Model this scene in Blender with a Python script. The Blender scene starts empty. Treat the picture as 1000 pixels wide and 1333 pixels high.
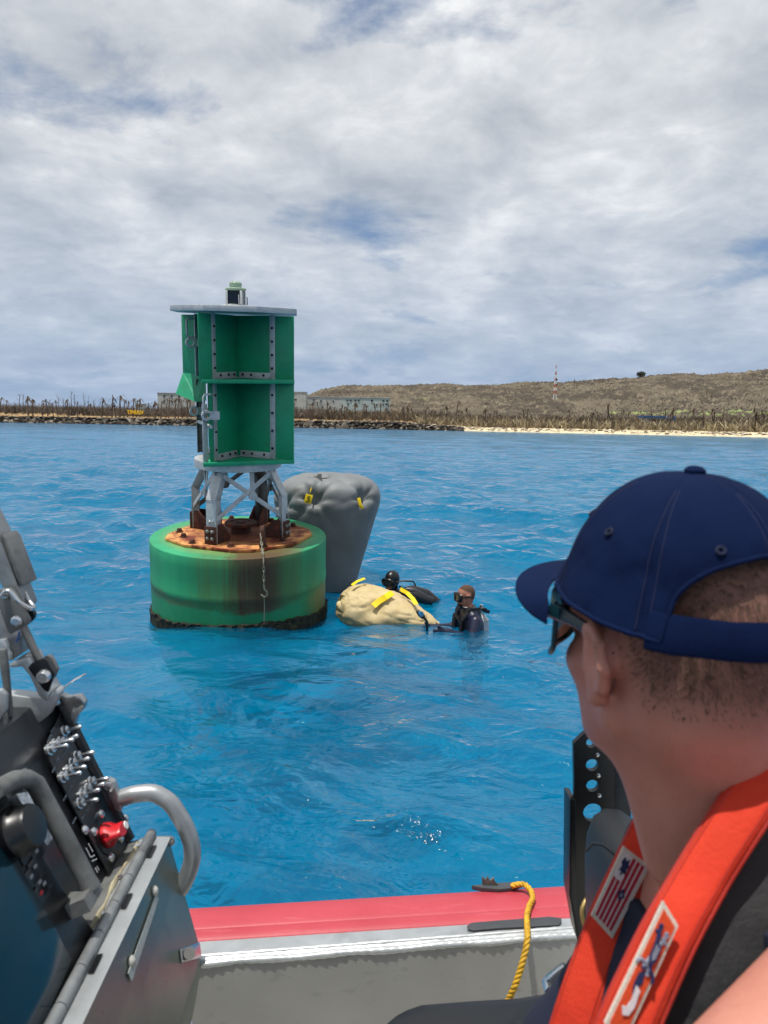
import bpy, bmesh, math, random
import numpy as np
from mathutils import Matrix, Vector
from math import radians, sin, cos, pi

# ------------------------------------------------------------------ camera, sky, sun, exposure
scene = bpy.context.scene
C = scene.collection
random.seed(7)
rng = np.random.default_rng(11)

PITCH, ROLL, CAM_H = radians(6.42), radians(0.95), 2.2
cam_rot = Matrix.Rotation(radians(90) - PITCH, 3, 'X') @ Matrix.Rotation(ROLL, 3, 'Z')
cam_data = bpy.data.cameras.new('camera')
cam_data.sensor_fit = 'HORIZONTAL'
cam_data.sensor_width = 36.0
cam_data.lens = 36.0
cam_data.clip_start = 0.05
cam_data.clip_end = 9000
cam_data.dof.use_dof = True
cam_data.dof.focus_distance = 7.5
cam_data.dof.aperture_fstop = 13.0
cam = bpy.data.objects.new('camera', cam_data)
cam.matrix_world = Matrix.Translation((0, 0, CAM_H)) @ cam_rot.to_4x4()
C.objects.link(cam)
scene.camera = cam

SUN_EL, SUN_AZ = radians(77), radians(226)      # azimuth the light comes from, measured from +Y clockwise
world = bpy.data.worlds.new('World')
scene.world = world
world.use_nodes = True
wn, wl = world.node_tree.nodes, world.node_tree.links
for n in list(wn): wn.remove(n)
def W(t, **k):
    n = wn.new(t)
    for a, b in k.items(): setattr(n, a, b)
    return n
def wmath(op, a, b=None, clamp=False):
    n = W('ShaderNodeMath', operation=op); n.use_clamp = clamp
    for i, x in enumerate((a, b)):
        if x is None: continue
        if isinstance(x, (int, float)): n.inputs[i].default_value = x
        else: wl.new(x, n.inputs[i])
    return n.outputs[0]
def wmix(f, a, b):
    n = W('ShaderNodeMix', data_type='RGBA')
    for s, x in ((n.inputs[0], f), (n.inputs[6], a), (n.inputs[7], b)):
        if isinstance(x, (int, float)): s.default_value = x
        elif isinstance(x, tuple): s.default_value = (*x, 1)
        else: wl.new(x, s)
    return n.outputs[2]
def wramp(f, stops):
    n = W('ShaderNodeValToRGB')
    while len(n.color_ramp.elements) < len(stops): n.color_ramp.elements.new(0.5)
    for e, (p, c) in zip(n.color_ramp.elements, stops):
        e.position = p; e.color = (c, c, c, 1) if isinstance(c, (int, float)) else (*c, 1)
    wl.new(f, n.inputs[0]); return n.outputs[0]
out = W('ShaderNodeOutputWorld'); bg = W('ShaderNodeBackground'); bg.inputs[1].default_value = 0.1
wl.new(bg.outputs[0], out.inputs[0])
sky = W('ShaderNodeTexSky', sky_type='NISHITA')
sky.sun_disc = False; sky.sun_elevation = SUN_EL; sky.sun_rotation = SUN_AZ
sky.air_density = 1.0; sky.dust_density = 0.6; sky.ozone_density = 1.5
tc = W('ShaderNodeTexCoord'); sep = W('ShaderNodeSeparateXYZ'); wl.new(tc.outputs['Generated'], sep.inputs[0])
zz = wmath('MAXIMUM', sep.outputs[2], 0.0)
den = wmath('ADD', zz, 0.24)
cmb = W('ShaderNodeCombineXYZ')
wl.new(wmath('DIVIDE', sep.outputs[0], den), cmb.inputs[0]); wl.new(wmath('DIVIDE', sep.outputs[1], den), cmb.inputs[1])
def wnoise(scale, detail, rough, dist=0.0, off=(0, 0, 0)):
    m = W('ShaderNodeMapping'); m.inputs['Location'].default_value = off; wl.new(cmb.outputs[0], m.inputs[0])
    n = W('ShaderNodeTexNoise'); n.inputs['Scale'].default_value = scale; n.inputs['Detail'].default_value = detail
    n.inputs['Roughness'].default_value = rough; n.inputs['Distortion'].default_value = dist
    wl.new(m.outputs[0], n.inputs[0]); return n.outputs[0]
big = wnoise(1.5, 9, 0.58, 0.25, (6.6, 2.2, 3))
mid = wnoise(2.6, 8, 0.57, 0.35, (7.3, 4.1, 2))
fine = wnoise(6.4, 7, 0.58, 0.3, (1.3, 9.1, 4))
cover = wmath('ADD', wmath('MULTIPLY', big, 0.75), wmath('MULTIPLY', mid, 0.25))
mask = wramp(cover, [(0.365, 0.0), (0.455, 1.0)])
bright = wmath('ADD', wmath('MULTIPLY', mid, 0.62), wmath('MULTIPLY', fine, 0.38))
ccol = wramp(bright, [(0.34, (4.3, 4.75, 5.4)), (0.45, (5.6, 6.0, 6.55)), (0.54, (6.9, 7.2, 7.6)), (0.65, (9.2, 9.35, 9.5))])
blue = wmix(0.45, sky.outputs[0], (1.5, 2.5, 4.6))
col = wmix(mask, blue, ccol)
hz = wramp(zz, [(0.0, 0.85), (0.05, 0.7), (0.16, 0.32), (0.34, 0.0)])
col = wmix(hz, col, (3.1, 4.4, 6.5))
wl.new(col, bg.inputs[0])

sd = bpy.data.lights.new('sun', 'SUN'); sd.energy = 4.5; sd.angle = radians(0.6); sd.color = (1.0, 0.955, 0.89)
sun = bpy.data.objects.new('sun', sd); C.objects.link(sun)
sdir = Vector((sin(SUN_AZ) * cos(SUN_EL), cos(SUN_AZ) * cos(SUN_EL), sin(SUN_EL)))
sun.rotation_euler = sdir.to_track_quat('Z', 'Y').to_euler()
sun.location = (0, 0, 40)

vs = scene.view_settings
vs.view_transform = 'Standard'; vs.look = 'None'; vs.exposure = 0.0; vs.gamma = 1.0; vs.use_curve_mapping = False
scene.cycles.use_denoising = True
scene.cycles.max_bounces = 5
scene.cycles.diffuse_bounces = 2
scene.cycles.glossy_bounces = 3
scene.cycles.transmission_bounces = 3
scene.cycles.transparent_max_bounces = 6
scene.cycles.use_adaptive_sampling = True
scene.cycles.adaptive_threshold = 0.03
scene.cycles.sample_clamp_direct = 14
scene.cycles.sample_clamp_indirect = 6
scene.cycles.caustics_reflective = False
scene.cycles.caustics_refractive = False

# ------------------------------------------------------------------ measuring helpers (photograph is 1000 x 1333)
RC = np.array(cam_rot); CO = np.array([0, 0, CAM_H])
def ray(px, py): return RC @ np.array([(px - 500) / 1000, -(py - 666.5) / 1000, -1.0])
def P(px, py, d): return CO + ray(px, py) * d
def onplane(px, py, o, n):
    r = ray(px, py); n = np.asarray(n, float)
    return CO + r * (np.dot(np.asarray(o) - CO, n) / np.dot(r, n))
def PZ(px, py, z): return onplane(px, py, (0, 0, z), (0, 0, 1))
def PY(px, py, y): return onplane(px, py, (0, y, 0), (0, 1, 0))
def nrm(v): v = np.asarray(v, float); return v / (np.linalg.norm(v) + 1e-12)

# ------------------------------------------------------------------ numpy noise
def vnoise(x, y, seed=0):
    xi = np.floor(x).astype(np.int64); yi = np.floor(y).astype(np.int64); xf = x - xi; yf = y - yi
    def h(a, b):
        n = (a * 374761393 + b * 668265263 + seed * 974711) & 0x7fffffff
        n = ((n ^ (n >> 13)) * 1274126177) & 0x7fffffff
        return ((n ^ (n >> 16)) & 0xffff) / 65535.0
    u = xf * xf * (3 - 2 * xf); v = yf * yf * (3 - 2 * yf)
    return (h(xi, yi) * (1 - u) + h(xi + 1, yi) * u) * (1 - v) + (h(xi, yi + 1) * (1 - u) + h(xi + 1, yi + 1) * u) * v
def fbm(x, y, o=4, seed=0):
    s = 0; a = 0.5; t = 0
    for i in range(o):
        s = s + a * vnoise(x * 2 ** i, y * 2 ** i, seed + i); t += a; a *= 0.5
    return s / t

# ------------------------------------------------------------------ object helpers
ROOTM = {}
def rootmat(o):
    while o.parent: o = o.parent
    return ROOTM.get(o.name, Matrix.Identity(4))
def tag(o, label=None, cat=None, group=None, kind=None):
    if label: o['label'] = label
    if cat: o['category'] = cat
    if group: o['group'] = group
    if kind: o['kind'] = kind
    return o
def thing(name, loc, label, cat, group=None, M=None):
    o = bpy.data.objects.new(name, None); C.objects.link(o); o.empty_display_size = 0.1
    M = Matrix.Translation(Vector(loc)) if M is None else M
    o.matrix_world = M; ROOTM[o.name] = M.copy()
    return tag(o, label, cat, group)
class MB:
    def __init__(s): s.v = []; s.f = []; s.mi = []; s.cur = 0
    def add(s, vs, fs):
        b = len(s.v); s.v.extend([tuple(map(float, q)) for q in vs])
        for f in fs: s.f.append(tuple(b + i for i in f)); s.mi.append(s.cur)
        return s
    def box(s, c, size, ax=None):
        c = np.asarray(c, float); h = np.asarray(size, float) / 2
        A = np.eye(3) if ax is None else np.array([nrm(a) for a in ax])
        vs = [c + A[0] * h[0] * i + A[1] * h[1] * j + A[2] * h[2] * k for i in (-1, 1) for j in (-1, 1) for k in (-1, 1)]
        fs = [(0, 1, 3, 2), (4, 6, 7, 5), (0, 4, 5, 1), (2, 3, 7, 6), (0, 2, 6, 4), (1, 5, 7, 3)]
        if np.dot(np.cross(A[0], A[1]), A[2]) < 0: fs = [f[::-1] for f in fs]
        return s.add(vs, fs)
    def bar(s, p0, p1, w, t, up=(0, 0, 1)):
        p0 = np.asarray(p0, float); p1 = np.asarray(p1, float); d = nrm(p1 - p0)
        sd = np.cross(d, up); sd = nrm(sd) if np.linalg.norm(sd) > 1e-6 else nrm(np.cross(d, (1, 0, 0)))
        return s.box((p0 + p1) / 2, (np.linalg.norm(p1 - p0), w, t), (d, sd, np.cross(d, sd)))
    def tube(s, pts, r, n=10, closed=False, caps=True, flat=1.0, up=None):
        pts = [np.asarray(p, float) for p in pts]; m = len(pts)
        rr = [r] * m if isinstance(r, (int, float)) else list(r)
        vs = []; prev = None
        for i in range(m):
            a = pts[(i - 1) % m] if (closed or i > 0) else pts[i]; b = pts[(i + 1) % m] if (closed or i < m - 1) else pts[i]
            t = nrm(b - a)
            if up is not None: u = nrm(np.asarray(up[i] if isinstance(up, list) else up) - np.dot(up[i] if isinstance(up, list) else up, t) * t)
            elif prev is None:
                u = nrm(np.cross(t, (0.3, 0.2, 1)) if abs(t[2]) < 0.9 else np.cross(t, (1, 0.1, 0)))
            else: u = nrm(prev - np.dot(prev, t) * t)
            prev = u; w = np.cross(t, u)
            for k in range(n):
                a_ = 2 * pi * k / n
                vs.append(pts[i] + rr[i] * (cos(a_) * w + sin(a_) * u * flat))
        fs = []
        for i in range(m if closed else m - 1):
            j = (i + 1) % m
            for k in range(n):
                k2 = (k + 1) % n; fs.append((i * n + k, j * n + k, j * n + k2, i * n + k2))
        if caps and not closed: fs.append(tuple(range(n))); fs.append(tuple(range((m - 1) * n, m * n))[::-1])
        return s.add(vs, fs)
    def cyl(s, p0, p1, r, n=12, r2=None): return s.tube([p0, p1], [r, r if r2 is None else r2], n)
    def lathe(s, prof, n=32, o=(0, 0, 0), ax=None):
        A = np.eye(3) if ax is None else np.array([nrm(a) for a in ax]); o = np.asarray(o, float)
        vs = []; fs = []; m = len(prof)
        for (r, z) in prof:
            for k in range(n):
                a = 2 * pi * k / n; vs.append(o + A[0] * r * cos(a) + A[1] * r * sin(a) + A[2] * z)
        for i in range(m - 1):
            for k in range(n):
                k2 = (k + 1) % n; fs.append((i * n + k, i * n + k2, (i + 1) * n + k2, (i + 1) * n + k))
        if prof[0][0] > 1e-6: fs.append(tuple(range(n))[::-1])
        if prof[-1][0] > 1e-6: fs.append(tuple(range((m - 1) * n, m * n)))
        return s.add(vs, fs)
    def prism(s, poly, h, o=(0, 0, 0), ax=None):
        A = np.eye(3) if ax is None else np.array([nrm(a) for a in ax]); o = np.asarray(o, float); n = len(poly)
        vs = [o + A[0] * x + A[1] * y for x, y in poly] + [o + A[0] * x + A[1] * y + A[2] * h for x, y in poly]
        fs = [tuple(range(n))[::-1], tuple(range(n, 2 * n))] + [(i, (i + 1) % n, n + (i + 1) % n, n + i) for i in range(n)]
        return s.add(vs, fs)
    def pprism(s, pts, nvec):                     # polygon of 3-D points pushed along a vector
        pts = [np.asarray(p, float) for p in pts]; n = len(pts); nv = np.asarray(nvec, float)
        vs = pts + [p + nv for p in pts]
        fs = [tuple(range(n))[::-1], tuple(range(n, 2 * n))] + [(i, (i + 1) % n, n + (i + 1) % n, n + i) for i in range(n)]
        return s.add(vs, fs)
    def grid(s, G, wrap=False):                   # G: rows x cols x 3
        G = np.asarray(G, float); R_, K = G.shape[:2]; fs = []
        for i in range(R_ - 1):
            for k in range(K if wrap else K - 1):
                k2 = (k + 1) % K; fs.append((i * K + k, i * K + k2, (i + 1) * K + k2, (i + 1) * K + k))
        return s.add(G.reshape(-1, 3), fs)
    def build(s, name, mat, parent=None, bevel=0.0, seg=2, angle=38, local=False, fix=True):
        me = bpy.data.meshes.new(name); V = np.array(s.v, float)
        if parent is not None and not local:
            Mi = np.array(rootmat(parent).inverted()); V = V @ Mi[:3, :3].T + Mi[:3, 3]
        me.from_pydata(V.tolist(), [], s.f)
        if bevel or fix:
            bm = bmesh.new(); bm.from_mesh(me)
            if fix: bmesh.ops.recalc_face_normals(bm, faces=bm.faces)
            if bevel:
                es = [e for e in bm.edges if len(e.link_faces) == 2 and e.calc_face_angle(0) > radians(28)]
                bmesh.ops.bevel(bm, geom=es, offset=bevel, offset_type='OFFSET', segments=seg, profile=0.6, affect='EDGES', clamp_overlap=True)
            bm.to_mesh(me); bm.free()
        elif len(set(s.mi)) > 1:
            me.polygons.foreach_set('material_index', s.mi)
        me.shade_smooth(); me.set_sharp_from_angle(angle=radians(angle))
        for m in (mat if isinstance(mat, (list, tuple)) else [mat]): me.materials.append(m)
        o = bpy.data.objects.new(name, me); C.objects.link(o)
        if parent is not None: o.parent = parent
        return o
def npmesh(name, V, F, mat, parent=None, local=False, smooth=True, attrs=None, angle=None):
    V = np.asarray(V, np.float32); F = np.asarray(F, np.int32)
    if parent is not None and not local:
        Mi = np.array(rootmat(parent).inverted()); V = (V @ Mi[:3, :3].T + Mi[:3, 3]).astype(np.float32)
    k = F.shape[1]; me = bpy.data.meshes.new(name)
    me.vertices.add(len(V)); me.vertices.foreach_set('co', V.ravel())
    me.loops.add(F.size); me.loops.foreach_set('vertex_index', F.ravel())
    me.polygons.add(len(F)); me.polygons.foreach_set('loop_start', np.arange(0, F.size, k, dtype=np.int32))
    me.update(calc_edges=True); me.validate()
    if smooth:
        me.shade_smooth()
        if angle: me.set_sharp_from_angle(angle=radians(angle))
    for an, av in (attrs or {}).items():
        av = np.asarray(av, np.float32)
        if av.ndim == 1:
            a = me.attributes.new(an, 'FLOAT', 'POINT'); a.data.foreach_set('value', av)
        else:
            a = me.attributes.new(an, 'FLOAT_COLOR', 'POINT'); q = np.ones((len(av), 4), np.float32); q[:, :3] = av; a.data.foreach_set('color', q.ravel())
    me.materials.append(mat)
    o = bpy.data.objects.new(name, me); C.objects.link(o)
    if parent is not None: o.parent = parent
    return o
def text_mesh(name, cu, parent, M):
    tmp = bpy.data.objects.new('tmp', cu); C.objects.link(tmp); bpy.context.view_layer.update()
    me = bpy.data.meshes.new_from_object(tmp.evaluated_get(bpy.context.evaluated_depsgraph_get())); bpy.data.objects.remove(tmp)
    me.transform(rootmat(parent).inverted() @ M); me.name = name
    o = bpy.data.objects.new(name, me); C.objects.link(o); o.parent = parent; return o
def copyobj(o, parent, M=None):
    c = o.copy(); C.objects.link(c); c.parent = parent
    if M is not None: c.matrix_local = M
    return c

# ------------------------------------------------------------------ materials
def hexc(h):
    h = h.lstrip('#'); r = [int(h[i:i + 2], 16) / 255 for i in (0, 2, 4)]
    return tuple(((x + 0.055) / 1.055) ** 2.4 if x > 0.04045 else x / 12.92 for x in r)
class N:
    def __init__(s, name):
        s.m = bpy.data.materials.new(name); s.m.use_nodes = True; s.t = s.m.node_tree; s.n = s.t.nodes; s.l = s.t.links
        s.b = s.n['Principled BSDF']; s.o = s.n['Material Output']
        s.tc = s.n.new('ShaderNodeTexCoord')
    def put(s, sock, x):
        if isinstance(x, (int, float)): sock.default_value = x
        elif isinstance(x, tuple): sock.default_value = (*x, 1) if len(x) == 3 and len(sock.default_value) == 4 else x
        else: s.l.new(x, sock)
    def math(s, op, a, b=0.0, clamp=False):
        n = s.n.new('ShaderNodeMath'); n.operation = op; n.use_clamp = clamp; s.put(n.inputs[0], a); s.put(n.inputs[1], b); return n.outputs[0]
    def mix(s, f, a, b, blend='MIX'):
        n = s.n.new('ShaderNodeMix'); n.data_type = 'RGBA'; n.blend_type = blend
        s.put(n.inputs[0], f); s.put(n.inputs[6], a); s.put(n.inputs[7], b); return n.outputs[2]
    def map(s, scale=(1, 1, 1), loc=(0, 0, 0), src='Object', rot=(0, 0, 0)):
        m = s.n.new('ShaderNodeMapping'); m.inputs['Scale'].default_value = scale; m.inputs['Location'].default_value = loc; m.inputs['Rotation'].default_value = rot
        s.l.new(s.tc.outputs[src], m.inputs[0]); return m.outputs[0]
    def noise(s, scale, detail=4, rough=0.55, vec=None, dist=0.0):
        n = s.n.new('ShaderNodeTexNoise'); n.inputs['Scale'].default_value = scale; n.inputs['Detail'].default_value = detail
        n.inputs['Roughness'].default_value = rough; n.inputs['Distortion'].default_value = dist
        s.l.new(vec if vec is not None else s.tc.outputs['Object'], n.inputs[0]); return n.outputs[0]
    def ramp(s, f, stops):
        n = s.n.new('ShaderNodeValToRGB')
        while len(n.color_ramp.elements) < len(stops): n.color_ramp.elements.new(0.5)
        for e, (p, c) in zip(n.color_ramp.elements, stops):
            e.position = p; e.color = (c, c, c, 1) if isinstance(c, (int, float)) else (*c, 1)
        s.l.new(f, n.inputs[0]); return n.outputs[0]
    def xyz(s, src='Object'):
        n = s.n.new('ShaderNodeSeparateXYZ'); s.l.new(s.tc.outputs[src], n.inputs[0]); return n.outputs
    def attr(s, name):
        n = s.n.new('ShaderNodeAttribute'); n.attribute_name = name; return n
    def bump(s, h, strength, dist=0.01, normal=None):
        n = s.n.new('ShaderNodeBump'); n.inputs['Strength'].default_value = strength; n.inputs['Distance'].default_value = dist
        s.l.new(h, n.inputs['Height'])
        if normal is not None: s.l.new(normal, n.inputs['Normal'])
        return n.outputs[0]
    def fin(s, col=None, rough=None, metal=None, normal=None, spec=None):
        for k, x in (('Base Color', col), ('Roughness', rough), ('Metallic', metal), ('Normal', normal), ('Specular IOR Level', spec)):
            if x is not None: s.put(s.b.inputs[k], x)
        return s.m
MATS = {}
def mat(name, c, rough=0.5, metal=0.0, var=0.2, vs=9.0, bump=0.15, bs=120.0, bd=0.002, rv=0.12, dirt=None, dscale=5.0, damt=0.5, spec=None):
    k = N(name); c = hexc(c) if isinstance(c, str) else c
    n1 = k.noise(vs, 6, 0.6); lo = tuple(x * (1 - var) for x in c); hi = tuple(min(1, x * (1 + var)) for x in c)
    col = k.mix(k.ramp(n1, [(0.3, 0.0), (0.7, 1.0)]), lo, hi)
    if dirt:
        d = hexc(dirt) if isinstance(dirt, str) else dirt
        n3 = k.noise(dscale, 8, 0.68, dist=0.4)
        col = k.mix(k.math('MULTIPLY', k.ramp(n3, [(0.5, 0.0), (0.68, 1.0)]), damt), col, d)
    n2 = k.noise(bs, 5, 0.6)
    r = k.math('ADD', k.math('MULTIPLY', k.math('SUBTRACT', n1, 0.5), rv * 2), rough, True)
    k.fin(col, r, metal, k.bump(n2, bump, bd), spec)
    MATS[name] = k.m
    return k.m
galv = mat('galvanised_steel', '#b9bdbf', 0.5, 0.4, 0.16, 14, 0.2, 60, 0.002, 0.15, '#7c7f80', 7, 0.5)
galv_dark = mat('weathered_steel', '#7f807e', 0.55, 0.5, 0.2, 12, 0.2, 60, 0.002, 0.15, '#4c3a2c', 6, 0.5)
rust = mat('dark_rust', '#40231a', 0.85, 0.0, 0.4, 16, 0.6, 70, 0.004, 0.1, '#7a3d1c', 9, 0.7)
black_iron = mat('black_bolt', '#1b1715', 0.7, 0.2, 0.3, 30, 0.3, 90)
green_panel = mat('green_daymark_paint', (0.007, 0.32, 0.155), 0.45, 0.0, 0.16, 3, 0.35, 4.0, 0.03, 0.15, '#2f7a55', 5.0, 0.4)
# ================================================================== WATER
def water_material():
    k = N('sea_water')
    k.n.remove(k.b)
    pos = k.n.new('ShaderNodeNewGeometry').outputs['Position']
    mp = k.n.new('ShaderNodeMapping'); mp.inputs['Scale'].default_value = (0.9, 1.2, 1.0); mp.inputs['Rotation'].default_value = (0, 0, 0.3); k.l.new(pos, mp.inputs[0])
    n1 = k.noise(1.9, 4, 0.5, mp.outputs[0], 0.5); n2 = k.noise(7.0, 4, 0.5, mp.outputs[0], 0.4)
    n3 = k.noise(0.35, 3, 0.5, mp.outputs[0], 0.5)
    cal = k.attr('calm').outputs['Fac']; b1 = k.bump(n1, 1.0, 0.13); k.l.new(k.math('MULTIPLY', cal, 0.16), b1.node.inputs['Distance']); b2 = k.bump(n2, 1.0, 0.03, b1); k.l.new(k.math('MULTIPLY', cal, 0.04), b2.node.inputs['Distance']) 
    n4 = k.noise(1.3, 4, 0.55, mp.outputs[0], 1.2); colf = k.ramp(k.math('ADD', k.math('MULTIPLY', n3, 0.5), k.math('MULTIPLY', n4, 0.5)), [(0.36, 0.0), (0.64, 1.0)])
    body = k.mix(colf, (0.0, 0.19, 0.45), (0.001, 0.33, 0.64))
    dif = k.n.new('ShaderNodeBsdfDiffuse'); k.put(dif.inputs[0], body)
    tr = k.n.new('ShaderNodeBsdfTransparent'); tr.inputs[0].default_value = (0.06, 0.88, 0.99, 1)
    rf = k.n.new('ShaderNodeBsdfRefraction'); rf.inputs[0].default_value = (0.06, 0.88, 0.99, 1); rf.inputs['IOR'].default_value = 1.333; rf.inputs['Roughness'].default_value = 0.04; k.l.new(b2, rf.inputs['Normal'])
    m0 = k.n.new('ShaderNodeMixShader'); m0.inputs[0].default_value = 0.72; k.l.new(tr.outputs[0], m0.inputs[1]); k.l.new(rf.outputs[0], m0.inputs[2])
    ms = k.n.new('ShaderNodeMixShader'); ms.inputs[0].default_value = 0.82
    k.l.new(dif.outputs[0], ms.inputs[1]); k.l.new(m0.outputs[0], ms.inputs[2])
    gl = k.n.new('ShaderNodeBsdfGlossy'); gl.inputs['Roughness'].default_value = 0.045; gl.inputs[0].default_value = (0.92, 0.96, 1.0, 1)
    k.l.new(b2, gl.inputs['Normal'])
    fr = k.n.new('ShaderNodeFresnel'); fr.inputs[0].default_value = 1.333; k.l.new(b2, fr.inputs['Normal'])
    m2 = k.n.new('ShaderNodeMixShader'); k.l.new(fr.outputs[0], m2.inputs[0]); k.l.new(ms.outputs[0], m2.inputs[1]); k.l.new(gl.outputs[0], m2.inputs[2])
    k.l.new(m2.outputs[0], k.o.inputs[0])
    return k.m
def build_water():
    r = [0.4]
    while r[-1] < 3200: r.append(r[-1] * (1.0068 if r[-1] > 2.2 else 1.03))
    r = np.array(r)
    th = np.concatenate([np.linspace(-pi, -radians(44), 40, endpoint=False), np.linspace(-radians(44), radians(44), 440, endpoint=False), np.linspace(radians(44), pi, 41)])
    Rg, Tg = np.meshgrid(r, th, indexing='ij')
    X = Rg * np.sin(Tg); Y = Rg * np.cos(Tg); Z = np.zeros_like(X); DX = np.zeros_like(X); DY = np.zeros_like(X)
    dr = Rg * 0.0075 + 0.01
    g = np.random.default_rng(5)
    nw = 84
    lam = np.exp(np.linspace(np.log(0.16), np.log(13), nw))
    patch = 0.6 + 0.9 * fbm(X * 0.22, Y * 0.22, 2, 3)
    lee = 1 - 0.72 * np.exp(-(((X + 1.5) / 1.7) ** 2 + ((Y - 7.3) / 1.7) ** 2)); calm = (0.78 + 0.22 * np.clip((Rg - 6.5) / 7, 0, 1)) * lee
    for i, L in enumerate(lam):
        a = radians(255) + g.normal(0, 0.62 if L < 3 else 0.4)
        s = (0.024 if L < 0.35 else 0.050 if L < 0.8 else 0.058 if L < 2.4 else 0.022 if L < 7 else 0.008) * g.uniform(0.6, 1.35)
        k = 2 * pi / L; amp = s / k
        att = np.clip((L / dr - 2.5) / 3.0, 0, 1)
        ph = k * (cos(a) * X + sin(a) * Y) + g.uniform(0, 2 * pi)
        A = amp * att * (patch * calm if L < 2.5 else 1.0)
        cph = np.cos(ph); Z += A * cph
        sph = np.sin(ph) * A * 0.85; DX -= cos(a) * sph; DY -= sin(a) * sph
    keep = np.clip((Rg - 1.0) / 1.2, 0, 1)
    X += DX * keep; Y += DY * keep; Z *= keep
    V = np.stack([X, Y, Z], -1).reshape(-1, 3); nr, nt = Rg.shape
    idx = np.arange(nr * nt).reshape(nr, nt)
    F = np.stack([idx[:-1, :-1], idx[1:, :-1], idx[1:, 1:], idx[:-1, 1:]], -1).reshape(-1, 4)[:, ::-1]
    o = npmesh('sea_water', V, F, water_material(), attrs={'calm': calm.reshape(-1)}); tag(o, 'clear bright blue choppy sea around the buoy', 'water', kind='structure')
    return o
build_water()
k = N('scatter_floor_blue'); k.fin(k.mix(k.ramp(k.noise(0.8, 6, 0.6, dist=0.6), [(0.34, 0.0), (0.62, 1.0)]), (0.0, 0.30, 0.60), (0.002, 0.70, 0.97)), 0.9)
sb = MB().box((0, 1200, -4.9), (6000, 5000, 1)).build('scatter_floor', k.m); tag(sb, 'blue floor added under the clear water, standing in for light scattered in it', 'scatter_floor', kind='structure')  # added blue slab standing in for light scattered deep in the water

# ================================================================== LAND
def pxt(px): return math.atan((px - 500) / 1000)
SH_PX = np.array([-500, 0, 250, 400, 520, 620, 800, 1000, 1500]); SH_D = np.array([660, 600, 540, 490, 450, 420, 380, 345, 320.0])
RG_PX = np.array([-500, 240, 330, 372, 395, 420, 450, 500, 600, 700, 760, 830, 900, 960, 1000, 1500])
RG_H = np.array([4, 4, 8, 26, 36, 43, 47, 50, 53, 59, 62, 64.5, 65.6, 68.6, 71, 89.0])
def land_xy(px, D): return D * sin(pxt(px)), D * cos(pxt(px))
def land_height(PX, D):
    sd = np.interp(PX, SH_PX, SH_D); d = D - sd
    rocky = 1 - np.clip((PX - 515) / 110, 0, 1)
    ledge = 3.7 * np.clip(d / 3.5, 0, 1) + 2.6 * np.clip((d - 6) / 70, 0, 1) + 3.2 * np.clip((d - 60) / 120, 0, 1)
    beach = 2.0 * np.clip(d / 26, 0, 1) ** 0.8 + 2.0 * np.clip((d - 26) / 60, 0, 1) + 3.5 * np.clip((d - 80) / 160, 0, 1)
    low = rocky * ledge + (1 - rocky) * beach
    rid = np.interp(PX, RG_PX, RG_H)
    t = np.clip((D - 640) / (1500 - 640), 0, 1)
    s = 0.42 * t + 0.58 * np.clip((t - 0.3) / 0.7, 0, 1) ** 1.1
    hill = np.maximum(rid * 1.5 + 2.2 - low, 0) * s
    z = low + hill
    z = np.where(D > 1500, (low + np.maximum(rid * 1.5 + 2.2 - low, 0)) - (D - 1500) * 0.03, z)
    z = np.where(d < 0, d * 0.25, z)
    return z
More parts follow.
